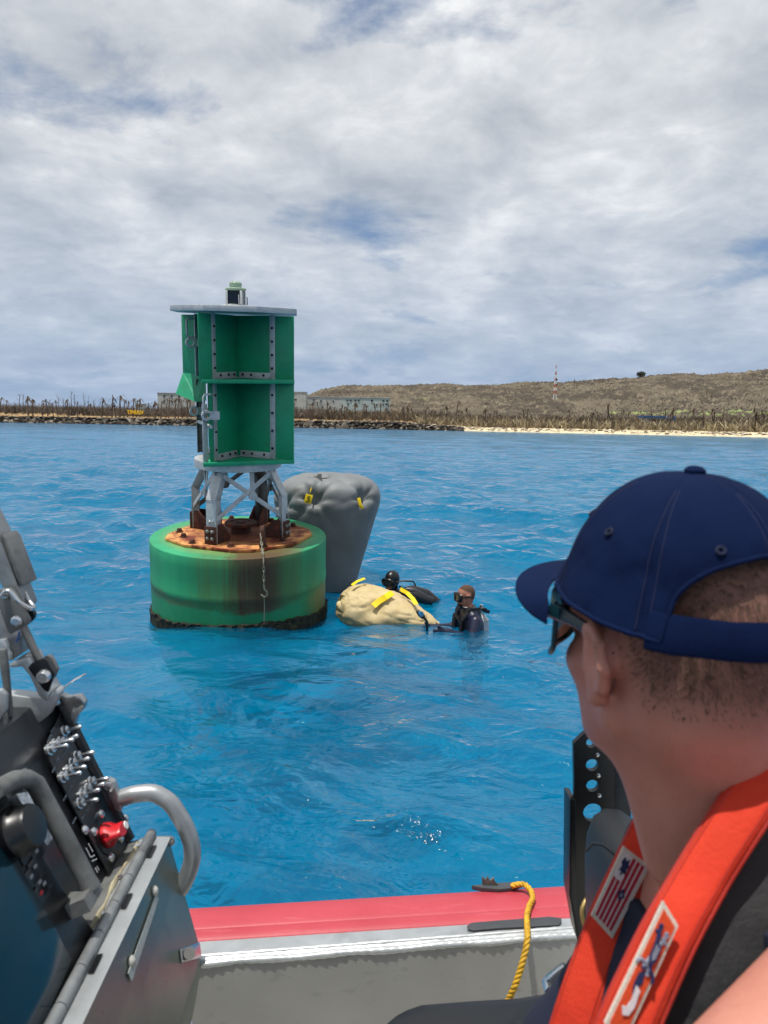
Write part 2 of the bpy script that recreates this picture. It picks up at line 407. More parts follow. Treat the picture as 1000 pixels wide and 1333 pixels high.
def build_land():
    px = np.concatenate([np.linspace(-420, -20, 80, endpoint=False), np.linspace(-20, 1020, 620, endpoint=False), np.linspace(1020, 1420, 80)])
    f = np.concatenate([np.linspace(-0.04, 0.06, 22, endpoint=False), np.linspace(0.06, 0.4, 40, endpoint=False), np.linspace(0.4, 2.6, 150), [2.75, 3.2, 4.5]])
    PX, Fq = np.meshgrid(px, f, indexing='ij'); sd = np.interp(PX, SH_PX, SH_D)
    D = sd + Fq * 480 + 0.0 * PX
    jag = (fbm(PX * 0.08, D * 0.0, 4, 9) - 0.5) * 16
    D = np.where(Fq < 0.06, D + jag * (1 - np.clip((PX - 515) / 110, 0, 0.85)), D)
    Z = land_height(PX, D); th = np.arctan((PX - 500) / 1000)
    X = D * np.sin(th); Y = D * np.cos(th); d = D - sd
    rocky = 1 - np.clip((PX - 515) / 110, 0, 1)
    rough = (fbm(X * 0.25, Y * 0.25, 3, 2) - 0.5)
    Z += np.where((d > 0) & (d < 14), rough * 4.2 * rocky, 0) + np.where(d > 200, rough * 7.0, np.where(d > 14, rough * 0.8, 0))
    Z += np.where(D > 700, (fbm(X * 0.012, Y * 0.012, 4, 5) - 0.5) * 17 * np.clip((D - 700) / 400, 0, 1), 0)
    Z += np.where((D > 640), g2.uniform(-1.1, 1.6, D.shape), 0)
    # ground colours, the hill scrub greyed to put haze into its colour
    n = fbm(X * 0.02, Y * 0.02, 5, 21); n2 = fbm(X * 0.1, Y * 0.1, 4, 31); n3 = fbm(X * 0.5, Y * 0.5, 3, 41)
    def lerp(a, b, t): return a + (b - a) * np.clip(t, 0, 1)[..., None]
    cc = lambda h: np.array(hexc(h))
    scrub = lerp(cc('#665e51') + 0 * X[..., None], cc('#4b453d'), (n - 0.40) * 5)
    scrub = lerp(scrub, cc('#7a705f'), (n2 - 0.52) * 4)
    scrub = lerp(scrub, cc('#454039'), (n3 - 0.55) * 5)
    band = ((PX > 815) & (D > 840) & (D < 862)) | ((PX > 790) & (D > 905) & (D < 922)) | ((PX > 535) & (PX < 570) & (D > 1120) & (D < 1165))
    scrub = lerp(scrub, cc('#7f8a58'), band * (0.4 + 0.6 * (n2 > 0.42)))
    grass = lerp(cc('#9b8260') + 0 * X[..., None], cc('#77654b'), (n2 - 0.4) * 4)
    sand = lerp(cc('#cfc2a4') + 0 * X[..., None], cc('#b8a987'), (n3 - 0.4) * 3)
    rock = lerp(cc('#4d4740') + 0 * X[..., None], cc('#8c857a'), (n3 - 0.5) * 6); rock = lerp(rock, cc('#25221f'), (n2 - 0.5) * 5)
    near = lerp(sand, rock, rocky)
    col = lerp(near, grass, (d - np.where(rocky > 0.5, 11, 24) + (n3 - 0.5) * 8) / 6)
    col = lerp(col, scrub, (d - 150) / 60)
    nr, nt = X.shape; idx = np.arange(nr * nt).reshape(nr, nt)
    F = np.stack([idx[:-1, :-1], idx[1:, :-1], idx[1:, 1:], idx[:-1, 1:]], -1).reshape(-1, 4)
    k = N('dry_ground'); a = k.attr('Col').outputs[0]; nn = k.noise(0.9, 5, 0.65)
    c = k.mix(0.3, a, k.mix(k.ramp(nn, [(0.35, 0.0), (0.65, 1.0)]), (0.35, 0.35, 0.36), (0.75, 0.73, 0.7)), 'OVERLAY')
    k.fin(c, 0.95, 0, None, 0.1)
    o = npmesh('hillside', np.stack([X, Y, Z], -1).reshape(-1, 3), F, k.m, attrs={'Col': col.reshape(-1, 3)})
    tag(o, 'dry brown coast rising to a scrub covered hill', 'hill', kind='structure')
g2 = np.random.default_rng(8)
build_land()

brown = mat('dead_palm_trunk', '#5f5349', 0.9, 0, 0.3, 0.6, 0.1, 3)
frond = mat('dead_palm_frond', '#5a4c3e', 0.9, 0, 0.3, 0.8, 0.1, 3)
twig = N('dry_twigs'); ca = twig.attr('Col').outputs[0]; twig.fin(ca, 0.95, 0, None, 0.1); twig = twig.m

def stuff_blades(name, label, n, sampler, hmin, hmax, wid, cols, kk=5):
    g = np.random.default_rng(len(name) + n); V = []; Cc = []
    px, D = sampler(g, n); z = land_height(px, D) - 0.3; th = np.arctan((px - 500) / 1000); x = D * np.sin(th); y = D * np.cos(th)
    h = g.uniform(hmin, hmax, n) * (0.6 + 0.7 * g.random(n) ** 2)
    pal = np.array([hexc(c) for c in cols]); base = pal[g.integers(0, len(pal), n)] * g.uniform(0.7, 1.25, (n, 1))
    for j in range(kk):
        hh = h * g.uniform(0.5, 1.0, n); lean = g.normal(0, 0.5, (n, 2)) * hh[:, None]; o = g.normal(0, 0.16, (n, 2)) * h[:, None]
        w = wid * g.uniform(0.5, 1.3, n); ang = g.uniform(0, pi, n); ux = np.cos(ang) * w; uy = np.sin(ang) * w
        b = np.stack([x + o[:, 0], y + o[:, 1], z], -1); m = b + np.stack([lean[:, 0] * .4, lean[:, 1] * .4, hh * 0.55], -1); t = b + np.stack([lean[:, 0], lean[:, 1], hh], -1)
        u = np.stack([ux, uy, 0 * ux], -1)
        V.append(np.stack([b - u * .6, b + u * .6, m + u, m - u, m - u, m + u, t + u * .25, t - u * .25], 1)); Cc.append(np.repeat(base[:, None, :] * g.uniform(0.8, 1.15, (n, 1, 1)), 8, 1))
    V = np.concatenate(V).reshape(-1, 3); Cc = np.concatenate(Cc).reshape(-1, 3); F = np.arange(len(V)).reshape(-1, 4)
    o = npmesh(name, V, F, twig, smooth=False, attrs={'Col': Cc}); tag(o, label, 'brush', kind='stuff'); return o
def smp(pa, pb, da, db):
    def f(g, n):
        px = g.uniform(pa, pb, n); sd = np.interp(px, SH_PX, SH_D); return px, sd + da + (db - da) * g.random(n) ** 0.8
    return f
BR = ['#756b62', '#625950', '#857a6d', '#514a43']
stuff_blades('dry_brush', 'tangled leafless grey brush behind the palms on the left bank', 9500, smp(-60, 420, 62, 160), 2.5, 8.5, 0.16, BR, 8)
stuff_blades('dry_scrub', 'dense brown leafless scrub behind the beach', 10000, smp(400, 1060, 45, 240), 1.5, 6.5, 0.2, ['#6d6152', '#7d7160', '#564d42', '#8c7f6a', '#474036'], 8)
stuff_blades('beach_brush', 'low pale brush along the top of the beach', 4200, smp(540, 1060, 26, 60), 1.5, 6.0, 0.2, ['#a49678', '#8a7e68', '#6f6454', '#b3a585'], 6)
def hills(g, n):
    px = g.uniform(380, 1060, n); return px, g.uniform(640, 1490, n)
stuff_blades('hill_scrub', 'sparse dry bushes dotted over the hillside', 7000, hills, 0.9, 2.4, 0.5, ['#5e574d', '#696156', '#544e46', '#72695c', '#58524a'], 3)  # bush colours greyed like the hill, haze put into the colour

# ---- rocks at the water's edge
def rocks(name, n, sampler, s0, s1, cols):
    g = np.random.default_rng(n); px, D = sampler(g, n); th = np.arctan((px - 500) / 1000)
    ico = bmesh.new(); bmesh.ops.create_icosphere(ico, subdivisions=1, radius=1); bv = np.array([v.co for v in ico.verts]); bf = np.array([[v.index for v in f.verts] for f in ico.faces]); ico.free()
    Vs = []; Fs = []; Cs = []; pal = [np.array(hexc(c)) for c in cols]
    for i in range(n):
        s = g.uniform(s0, s1); v = bv * g.uniform(0.6, 1.3, (len(bv), 1)) * np.array([s * 1.5, s * 1.3, s * 0.75])
        zz_ = max(0, float(land_height(np.array([px[i]]), np.array([D[i]]))[0]))
        Fs.append(bf + len(Vs) * len(bv)); Vs.append(v + np.array([D[i] * sin(th[i]), D[i] * cos(th[i]), zz_ + s * 0.1])); Cs.append(np.repeat(pal[g.integers(0, len(pal))][None] * g.uniform(.7, 1.2), len(bv), 0))
    o = npmesh(name, np.concatenate(Vs), np.concatenate(Fs), twig, smooth=False, attrs={'Col': np.concatenate(Cs)})
    tag(o, 'jumbled dark coral rocks along the waterline' if s1 > 1.6 else 'scattered pale stones and driftwood at the beach edge', 'rocks', kind='stuff')
rocks('shore_rocks', 2600, smp(-60, 600, -2, 9), 0.35, 1.3, ['#3f3a34', '#262320', '#554f47', '#2f2b27', '#7a7368'])
rocks('beach_stones', 420, smp(480, 1060, 2, 22), 0.3, 0.9, ['#cfc3ac', '#9a8d78', '#b8ab93', '#6f6557'])

# ---- broken coconut palms, each its own tree
def palm_meshes(seed):
    g = random.Random(seed); h = g.uniform(8.5, 11.5); lean = (g.uniform(-1.3, 1.3), g.uniform(-.9, .9))
    pts = [(lean[0] * t * t, lean[1] * t * t, h * t) for t in (0, .25, .5, .75, 1)]
    tm = MB().tube(pts, [0.44, .38, .34, .3, .26], 5); top = np.array(pts[-1])
    cm = MB()
    for i in range(g.randint(9, 17)):
        a = g.uniform(0, 2 * pi); L = g.uniform(0.9, 3.2); up = g.uniform(-0.7, 1.3); dr_ = np.array([cos(a), sin(a), 0]); sd = np.array([-sin(a), cos(a), 0]) * g.uniform(.15, .34)
        p0 = top + np.array([0, 0, -2.2 * g.random() ** 2]); p1 = p0 + dr_ * L * .5 + np.array([0, 0, up * L * .45]); p2 = p0 + dr_ * L + np.array([0, 0, (up - 1.0) * L * .7])
        cm.add([p0 - sd * .4, p0 + sd * .4, p1 + sd, p1 - sd, p2 + sd * .3, p2 - sd * .3], [(0, 1, 2, 3), (3, 2, 4, 5)])
    cm.lathe([(0.0, -.9), (.33, -.5), (.3, .2), (.08, .5)], 5, top)
    return tm, cm, h
PV = []
for s in range(11):
    tm, cm, h = palm_meshes(s)
    a = tm.build('trunk', brown); b = cm.build('crown', frond, fix=False); PV.append((a.data, b.data, h)); bpy.data.objects.remove(a); bpy.data.objects.remove(b)
def palm(px, D, hpx, label, group):
    g = random.random(); a, b, h = PV[random.randrange(11)]
    z = float(land_height(np.array([px]), np.array([D]))[0]); x, y = land_xy(px, D); s = hpx * D / 1000 / h
    M = Matrix.Translation((x, y, z - 0.2)) @ Matrix.Rotation(random.uniform(0, 6.28), 4, 'Z') @ Matrix.Scale(s, 4)
    t = thing('palm_tree', (0, 0, 0), label, 'palm tree', group, M)
    for nm, me in (('trunk', a), ('crown', b)):
        o = bpy.data.objects.new(nm, me); C.objects.link(o); o.parent = t
def shore(px): return float(np.interp(px, SH_PX, SH_D))
ORD = ['first', 'second', 'third', 'fourth', 'fifth', 'sixth', 'seventh', 'eighth', 'ninth', 'tenth'] + ['%dth' % q for q in range(11, 21)] + ['%d%s' % (q, {1: 'st', 2: 'nd', 3: 'rd'}.get(q % 10, 'th')) for q in range(21, 40)]
for qi, px in enumerate((1, 9, 39, 44, 56, 63, 71, 76, 90, 101, 120, 133, 140, 146, 151, 157, 162, 166, 174, 178, 182, 193, 200, 203, 210, 216, 220, 227, 232, 238, 243, 248)):
    palm(px + random.uniform(-.9, .9), shore(px) + random.uniform(28, 60), random.uniform(14, 24) + (3 if px > 140 else 0), 'broken palm on the grassy left bank, %s from the left edge of the picture' % ORD[qi], 'broken palms on the left bank')
for i in range(46):
    px = 374 + i * 3.6 + random.uniform(-5, 5)
    palm(px, shore(px) + random.uniform(26, 75), random.uniform(10, 23), 'storm broken palm in front of the pale buildings beside the buoy', 'broken palms before the buildings')
for i in range(70):
    px = 542 + i * 4.2 + random.uniform(-8, 8)
    palm(px, shore(px) + random.uniform(30, 130), random.uniform(8, 21), 'storm broken palm behind the middle of the beach', 'broken palms behind the beach')
for i in range(34):
    px = 838 + i * 4.9 + random.uniform(-8, 8)
    palm(px, shore(px) + random.uniform(34, 90), random.uniform(10, 25), 'storm broken palm at the right end of the beach near the blue roof', 'broken palms at the right')
for px, D, hp, lb_ in ((787, 470, 27, 'tall bare palm in the scrub below the lone ridge tree'), (591, 460, 30, 'tallest bare palm at the left end of the beach'), (630, 460, 22, 'bare palm in the scrub well left of the radio mast')):
    palm(px, D, hp, lb_, 'taller palms in the scrub')
# ---- bare storm stripped trees sticking up out of the brush on the left
dead = mat('bare_branches', '#6b5d52', 0.9, 0, 0.3, 0.6, 0.1, 3)
for q, (px, hp) in enumerate(((27, 24), (32, 24), (65, 18), (78, 22), (84, 20), (94, 29), (98, 27), (111, 28), (116, 23), (123, 19))):
    D = shore(px) + 75; x, y = land_xy(px, D); z = float(land_height(np.array([px]), np.array([D]))[0]); H = hp * D / 1000; g = random.Random(q)
    t = thing('bare_tree', (x, y, z), 'tall leafless tree above the left brush, %s from the left edge' % ORD[q], 'tree', 'bare trees above the left brush')
    m = MB().tube([(0, 0, -.3), (g.uniform(-.4, .4), 0, H * .5), (g.uniform(-.9, .9), 0, H * .95)], [.3, .2, .08], 5); m.build('trunk', dead, t, local=True)
    m = MB()
    for i in range(9):
        zb = H * g.uniform(.4, .92); a = g.uniform(0, 6.28); L = g.uniform(.8, 2.6)
        m.tube([(0, 0, zb), (cos(a) * L * .6, sin(a) * L * .6, zb + L * .5), (cos(a) * L, sin(a) * L, zb + L * g.uniform(.8, 1.3))], [.12, .08, .04], 4)
    m.build('crown', dead, t, local=True)
# lone round tree on the ridge
x, y = land_xy(827, 1480); z = float(land_height(np.array([827.]), np.array([1480.]))[0])
t = thing('ridge_tree', (x, y, z), 'lone dark rounded tree on the hill skyline', 'tree')
MB().tube([(0, 0, -2), (0, 0, 5)], [.6, .4], 6).build('trunk', brown, t, local=True)
g = np.random.default_rng(4); n = 900; v = g.normal(size=(n, 3)); v /= np.linalg.norm(v, axis=1)[:, None]; v *= (g.random((n, 1)) ** 0.33) * np.array([8.5, 6, 5]); v[:, 2] += 6
tri = (v[:, None, :] + g.normal(0, 0.75, (n, 3, 3))).reshape(-1, 3)
npmesh('crown', tri, np.arange(len(tri)).reshape(-1, 3), mat('dark_leaf', '#40422f', 0.9), t, local=True, smooth=False)

# ---- buildings far behind the palms
wallp = mat('pale_concrete', '#b9bcb6', 0.9, 0, 0.12, 0.3, 0.1, 3, dirt='#8a867c', dscale=0.2)
wallm = mat('pale_mint_concrete', '#b4c2bd', 0.9, 0, 0.12, 0.3, 0.1, 3, dirt='#8b948d', dscale=0.15)
dwin = mat('dark_window', '#2b2f33', 0.3, 0, 0.2, 1, 0, 3)
blueroof = mat('blue_roof_sheet', '#3d5f86', 0.5, 0.1, 0.25, 0.5, 0.1, 3)
yel = mat('yellow_paint', '#e3b81c', 0.6, 0, 0.1, 1, 0, 3)
def building(name, label, px0, px1, y0, y1, D, depth, wm, wins, zb=None):
    a = P((px0 + px1) / 2, y0, 1); r0 = P(px0, y0, 1) - CO; r1 = P(px1, y0, 1) - CO; pc = P((px0 + px1) / 2, y1, 1) - CO; pt = P((px0 + px1) / 2, y0, 1) - CO
    top = CO[2] + pt[2] / pt[1] * D; bot = CO[2] + pc[2] / pc[1] * D; xa = r0[0] / r0[1] * D; xb = r1[0] / r1[1] * D
    zg = float(land_height(np.array([(px0 + px1) / 2]), np.array([D]))[0]) - 0.5; zg = min(zg, bot)
    t = thing(name, ((xa + xb) / 2, D, zg), label, 'building')
    h = top - zg; w = xb - xa
    MB().box((0, depth / 2, h / 2), (w, depth, h)).build('wall', wm, t, local=True)
    MB().box((0, depth / 2, h + 0.25), (w + .8, depth + .8, 0.5)).build('roof', wm, t, local=True)
    for (u, vv, ww, hh) in wins:
        f = MB().box((-w / 2 + u * w, -0.12, h - (top - bot) * vv), (ww * D / 1000, 0.22, hh * D / 1000)).build('window', dwin, t, local=True)
        MB().box((-w / 2 + u * w, -0.16, h - (top - bot) * vv - hh * D / 2000), (ww * D / 1000 + .3, 0.4, 0.2)).build('sill', wm, f, local=True)
    return t
building('long_building', 'long pale two storey building behind the palms', 446, 508, 518, 534, 690, 18, wallm,
         [(u, .22, 2.6, 2.2) for u in (.10, .17, .27, .34, .62, .86, .94)] + [(u, .55, 2.2, 2.0) for u in (.12, .28, .47, .72, .86)] + [(.93, .50, 3, 2.4)])
building('grey_building', 'plain grey block close to the right of the buoy tower', 374, 398, 510.5, 528, 700, 16, wallp, [(.35, .15, 2.2, 2.2), (.45, .55, 3.4, 2.0)])
building('low_building', 'low flat roofed building between the grey block and the long one', 398, 446, 517, 530, 720, 14, wallp, [(.22, .3, 2.4, 2), (.42, .4, 2.4, 2), (.75, .4, 2, 2)])
building('ruined_building', 'pale ruined block behind the palms left of the buoy', 205, 249, 512, 528, 680, 14, wallp, [(u, v, 2.6, 2.4) for u in (.2, .42, .64, .86) for v in (.25, .65)])
building('small_hut', 'small white hut among the palms on the left bank', 176, 187, 526, 531, 610, 6, wallp, [(.3, .55, 2, 2.2), (.75, .55, 1.6, 2.2)])
# blue roofed beach house
bt = thing('beach_house', PZ(865, 556, 2.5), 'damaged beach house with a blue sheet roof', 'building')
def bx(px0, px1, y0, y1, D, dp, m, nm, par):
    a = PY(px0, y0, D); b = PY(px1, y1, D); return MB().box((a + b) / 2 + np.array([0, dp / 2, 0]), (b[0] - a[0], dp, abs(a[2] - b[2]))).build(nm, m, par)
bx(840, 866, 545, 557, 425, 7, wallp, 'wall', bt); r_ = bx(837, 867, 541, 544.6, 424, 9, blueroof, 'roof', bt)
bx(874, 880, 542, 548, 426, 6, blueroof, 'roof', bt); bx(878, 891, 550.5, 553, 423, 6, blueroof, 'roof', bt); bx(879, 890, 553.3, 558, 424, 4, wallp, 'wall', bt)
for p in (844, 850, 856, 862): bx(p, p + 3, 546, 548.4, 424.6, .3, dwin, 'window', bt)
bx(858, 866, 549.5, 554, 424.5, .3, dwin, 'door', bt)
# yellow letters on the bank
yt = thing('letter_sign', PZ(176, 538, 8), 'row of large yellow block letters on the grassy left bank', 'sign')
cu = bpy.data.curves.new('letters', 'FONT'); cu.body = 'TINIAN'; cu.extrude = 0.25; cu.size = 3.6; cu.offset = 0.12; cu.align_x = 'CENTER'
D = 560; lz = PY(176, 538.5, D)
cu.materials.append(yel); text_mesh('letters', cu, yt, Matrix.Translation(Vector(lz)) @ Matrix.Rotation(radians(90), 4, 'X'))
bx(167.5, 184.5, 538.4, 539.4, 572.2, .6, yel, 'base', yt)
# red and white lattice mast
mb0 = PY(722.5, 517, 930); mt0 = PY(723, 488, 930); H = mt0[2] - mb0[2]
mt = thing('radio_mast', mb0 - np.array([0, 0, 3]), 'red and white lattice radio mast on the hillside', 'mast')
rp, wp = mat('mast_red', '#b2503f', 0.7), mat('mast_white', '#e6e6e2', 0.7)
for s in range(11):
    z0, z1 = H * s / 7 + 3, H * (s + 1) / 7 + 3; w0 = 2.6 - 1.7 * s / 7; w1 = 2.6 - 1.7 * (s + 1) / 7; m = MB()
    if s == 0: z0 = 0
    for i in range(4):
        a0 = pi / 4 + i * pi / 2; a1 = a0 + pi / 2; q = lambda a, w, z: np.array([cos(a) * w, sin(a) * w, z])
        m.tube([q(a0, w0, z0), q(a0, w1, z1)], .17, 4); m.tube([q(a0, w0, z0), q(a1, w1, z1)], .12, 4); m.tube([q(a0, w1, z1), q(a1, w1, z1)], .1, 4); m.tube([q(a1, w0, z0), q(a0, w1, z1)], .12, 4)
    m.build('section', rp if s % 2 else wp, mt, local=True)
MB().tube([(0, 0, H + 2.6), (0, 0, H + 6)], .15, 5).build('antenna', rp, mt, local=True)
MB().cyl((1.2, -1.6, H * .9), (1.2, -.8, H * .9), 1.0, 10).build('dish', dwin, mt, local=True)
MB().cyl((1.6, -1.6, H * .7), (1.6, -.8, H * .7), .8, 10).build('dish', dwin, mt, local=True)
# ================================================================== BUOY
bf_ = PZ(313, 815, 0.0); bdir = nrm(bf_ * [1, 1, 0]); bc = bf_ + bdir * 1.03
BM = Matrix.Translation(Vector(bc)) @ Matrix.Rotation(-math.atan2(bc[0], bc[1]), 4, 'Z') @ Matrix.Rotation(radians(6.2), 4, 'X') @ Matrix.Rotation(radians(-0.55), 4, 'Y')
BMn = np.array(BM); BMi = np.array(BM.inverted())
def LB(px, py, yl=0.0):                           # pixel -> point of the buoy's own frame on its plane y = yl
    o = BMi[:3, :3] @ CO + BMi[:3, 3]; r = BMi[:3, :3] @ ray(px, py); return o + r * ((yl - o[1]) / r[1])
FR, FT = 1.035, LB(311, 728, -1.035)[2]
buoy = thing('navigation_buoy', (0, 0, 0), 'large green lighted navigation buoy with rusty deck floating in the sea', 'buoy', None, BM)
# painted float with its own stains
k = N('float_paint'); x_, y_, z_ = k.xyz()[:3]
st = k.noise(1.0, 9, 0.72, k.map((13.0, 13.0, 0.7))); st2 = k.noise(1.0, 5, 0.6, k.map((2.2, 2.2, 0.35), (3, 1, 0))); cl = k.noise(6.0, 9, 0.72); fin_ = k.noise(26, 6, 0.65)
base = k.mix(k.ramp(st2, [(0.3, 0.0), (0.7, 1.0)]), (0.008, 0.20, 0.082), (0.02, 0.35, 0.155))
base = k.mix(k.math('MULTIPLY', k.ramp(cl, [(0.5, 0), (0.72, 1)]), 0.35), base, (0.05, 0.33, 0.10))
def band(v, a, b, c, d):
    n = k.n.new('ShaderNodeMapRange'); n.interpolation_type = 'SMOOTHSTEP'; k.put(n.inputs[0], v); n.inputs[1].default_value = a; n.inputs[2].default_value = b
    m = k.n.new('ShaderNodeMapRange'); m.interpolation_type = 'SMOOTHSTEP'; k.put(m.inputs[0], v); m.inputs[1].default_value = c; m.inputs[2].default_value = d
    m.inputs[3].default_value = 1; m.inputs[4].default_value = 0; return k.math('MULTIPLY', n.outputs[0], m.outputs[0])
xn = k.math('ADD', x_, k.math('MULTIPLY', k.math('SUBTRACT', st, 0.5), 0.5))
zn = k.math('ADD', z_, k.math('MULTIPLY', k.math('SUBTRACT', cl, 0.5), 0.22))
front = k.math('LESS_THAN', y_, 0.0)
oldline = band(z_, 0.34, 0.36, 0.365, 0.41)
base = k.mix(k.math('MULTIPLY', oldline, 0.3), base, (0.01, 0.10, 0.06))
lower = band(zn, -1, -0.9, 0.30, 0.36)
base = k.mix(k.math('MULTIPLY', lower, k.ramp(fin_, [(0.3, 0.25), (0.7, 0.75)])), base, (0.012, 0.19, 0.075))
right_tan = k.math('MULTIPLY', k.math('MULTIPLY', band(xn, 0.72, 0.95, 2, 3), band(zn, -1, -.5, 0.28, 0.4)), 0.75)
base = k.mix(right_tan, base, (0.20, 0.165, 0.055))
left_b = k.math('MULTIPLY', k.math('MULTIPLY', band(xn, -2, -1.5, -0.55, -0.4), band(zn, 0.28, 0.31, 0.36, 0.42)), 0.5)
base = k.mix(left_b, base, (0.14, 0.11, 0.04))
olive = k.math('MULTIPLY', k.math('MULTIPLY', band(xn, -0.62, -0.2, 0.62, 0.75), band(zn, 0.24, 0.34, 3, 4)), front)
base = k.mix(k.math('MULTIPLY', olive, k.ramp(st, [(0.3, 0.25), (0.7, 0.9)])), base, (0.075, 0.105, 0.018))
brn = k.math('MULTIPLY', k.math('MULTIPLY', band(xn, -0.22, 0.1, 0.34, 0.56), band(zn, 0.22, 0.28, 3, 4)), front)
base = k.mix(k.math('MULTIPLY', brn, k.ramp(st, [(0.25, 0.65), (0.6, 1.0)])), base, (0.058, 0.028, 0.011))
topm = k.math('GREATER_THAN', z_, FT - 0.012)
rad = k.math('SQRT', k.math('ADD', k.math('MULTIPLY', x_, x_), k.math('MULTIPLY', y_, y_)))
tint = k.math('MULTIPLY', topm, k.math('MULTIPLY', band(k.math('ADD', rad, k.math('MULTIPLY', k.math('SUBTRACT', cl, .5), .25)), -1, 0, 0.80, 0.97), k.ramp(cl, [(0.35, 0.2), (0.7, 0.85)])))
base = k.mix(tint, base, (0.22, 0.26, 0.055))
base = k.mix(k.math('MULTIPLY', topm, k.math('MULTIPLY', k.math('MULTIPLY', front, band(xn, -0.2, 0.0, 0.5, 0.8)), 0.75)), base, (0.10, 0.055, 0.02))
base = k.mix(k.math('MULTIPLY', k.math('LESS_THAN', k.math('ADD', zn, k.math('MULTIPLY', y_, .1086)), -0.02), 0.92), base, (0.012, 0.022, 0.012))
k.fin(base, 0.55, 0, k.bump(fin_, 0.12, 0.004))
prof = [(.12, -1.5), (.4, -1.4), (FR * .7, -1.0), (FR * .9, -.6), (FR * .97, -.3), (FR, -.12)] + [(FR, FT * t) for t in np.linspace(0, .40, 6)] + [(FR + .006, FT * .42), (FR + .004, FT * .5), (FR, FT * .52)] + [(FR, FT * t) for t in (.7, .85)] + [(FR, FT - .016), (FR - .005, FT - .005), (FR - .016, FT), (.3, FT), (0.0, FT)]
fl = MB().lathe(prof, 128).build('float', k.m, buoy, local=True, angle=30)
# growth at the waterline
m = MB(); n = 220; rows = []
grow = mat('marine_growth', '#1c1d14', 0.9, 0, 0.5, 18, 1.0, 40, 0.02, 0.1, '#5a5a36', 14, 0.6)
for j, zt in enumerate((-.30, -.12, 0.0, .5, .9, 1.0)):
    row = []
    for q in range(n):
        a = 2 * pi * q / n; jag = 0.004 + 0.045 * float(fbm(np.array([q * 0.16]), np.array([1.5]), 3, 6)[0]) ** 1.5 * 1.6 + 0.02 * random.random()
        # the buoy is pulled over, so the wet line is not level in its own frame
        lvl = -0.1086 * FR * sin(a) + jag; base_ = -0.1086 * FR * sin(a)
        z = base_ + (zt if j < 3 else jag * zt)
        rr = FR + (0.0035 if j in (0, 5) else 0.006 + 0.03 * random.random())
        row.append((rr * cos(a), rr * sin(a), z - 0.02))
    rows.append(row)
m.grid(rows, True).build('marine_growth', grow, fl, local=True, angle=25)
# rusty deck plate
k = N('rusty_deck'); c1 = k.noise(2.2, 7, 0.62, dist=0.4); c2 = k.noise(9, 7, 0.65); x_, y_, z_ = k.xyz()[:3]
base = k.mix(k.ramp(c1, [(0.42, 0.0), (0.54, 1.0)]), hexc('#74301a'), hexc('#dd9a5a'))
base = k.mix(k.math('MULTIPLY', k.ramp(c2, [(0.48, 0), (0.62, 1)]), 0.8), base, hexc('#57230f'))
rad = k.math('SQRT', k.math('ADD', k.math('MULTIPLY', x_, x_), k.math('MULTIPLY', y_, y_)))
base = k.mix(k.math('MULTIPLY', k.ramp(k.math('ADD', rad, k.math('MULTIPLY', c1, .35)), [(0.52, 1.0), (0.92, 0.0)]), .85), base, hexc('#5b2718'))
base = k.mix(k.math('MULTIPLY', k.ramp(k.math('ADD', k.math('ADD', rad, k.math('MULTIPLY', c1, .5)), k.math('MULTIPLY', x_, .12)), [(1.0, 0.0), (1.1, 1.0)]), .8), base, hexc('#e8cfa4'))
k.fin(base, 0.8, 0, k.bump(c2, 0.4, 0.006))
deckpoly = [LB2 for LB2 in ((-.84, -.2), (-.60, -.52), (-.1, -.78), (.14, -.80), (.60, -.58), (.86, -.12), (.84, .10), (.50, .58), (.1, .72), (-.2, .70), (-.60, .40), (-.82, .0))]
dk = MB().prism(deckpoly, 0.035, (0, 0, FT + .002)).build('deck_plate', k.m, buoy, 0.006, local=True)
ZD = FT + .037
for q, a in enumerate((20, 52, 98, 128, 175, 196, 222, 262, 292, 318)):
    r = .66 if q % 2 else .7
    MB().lathe([(0.0, .045), (.022, .045), (.03, .035), (.03, .012), (.045, .01), (.045, 0)], 8, (r * cos(radians(a)), r * sin(radians(a)), ZD)).build('deck_bolt', rust, dk, local=True)
MB().lathe([(.12, 0), (.11, .09), (.13, .092), (.18, .094), (.19, .102), (.19, .128), (.18, .136), (.13, .136), (.125, .128), (.06, .128), (.055, .14), (0.0, .14)], 28, (.02, -.02, ZD)).build('hub', rust, buoy, local=True)
for (x, y, a) in ((.235, -.66, 80), (-.27, .34, 80)):
    dx = np.array([cos(radians(a)), sin(radians(a)), 0]); pl = [(-.10, 0), (.10, 0), (.10, .08), (.07, .2), (.03, .235), (-.03, .235), (-.07, .2), (-.10, .08)]
    MB().prism(pl, .045, (x, y, ZD), (dx, (0, 0, 1), np.cross(dx, (0, 0, 1)))).build('pad_eye', rust, buoy, .008, local=True)
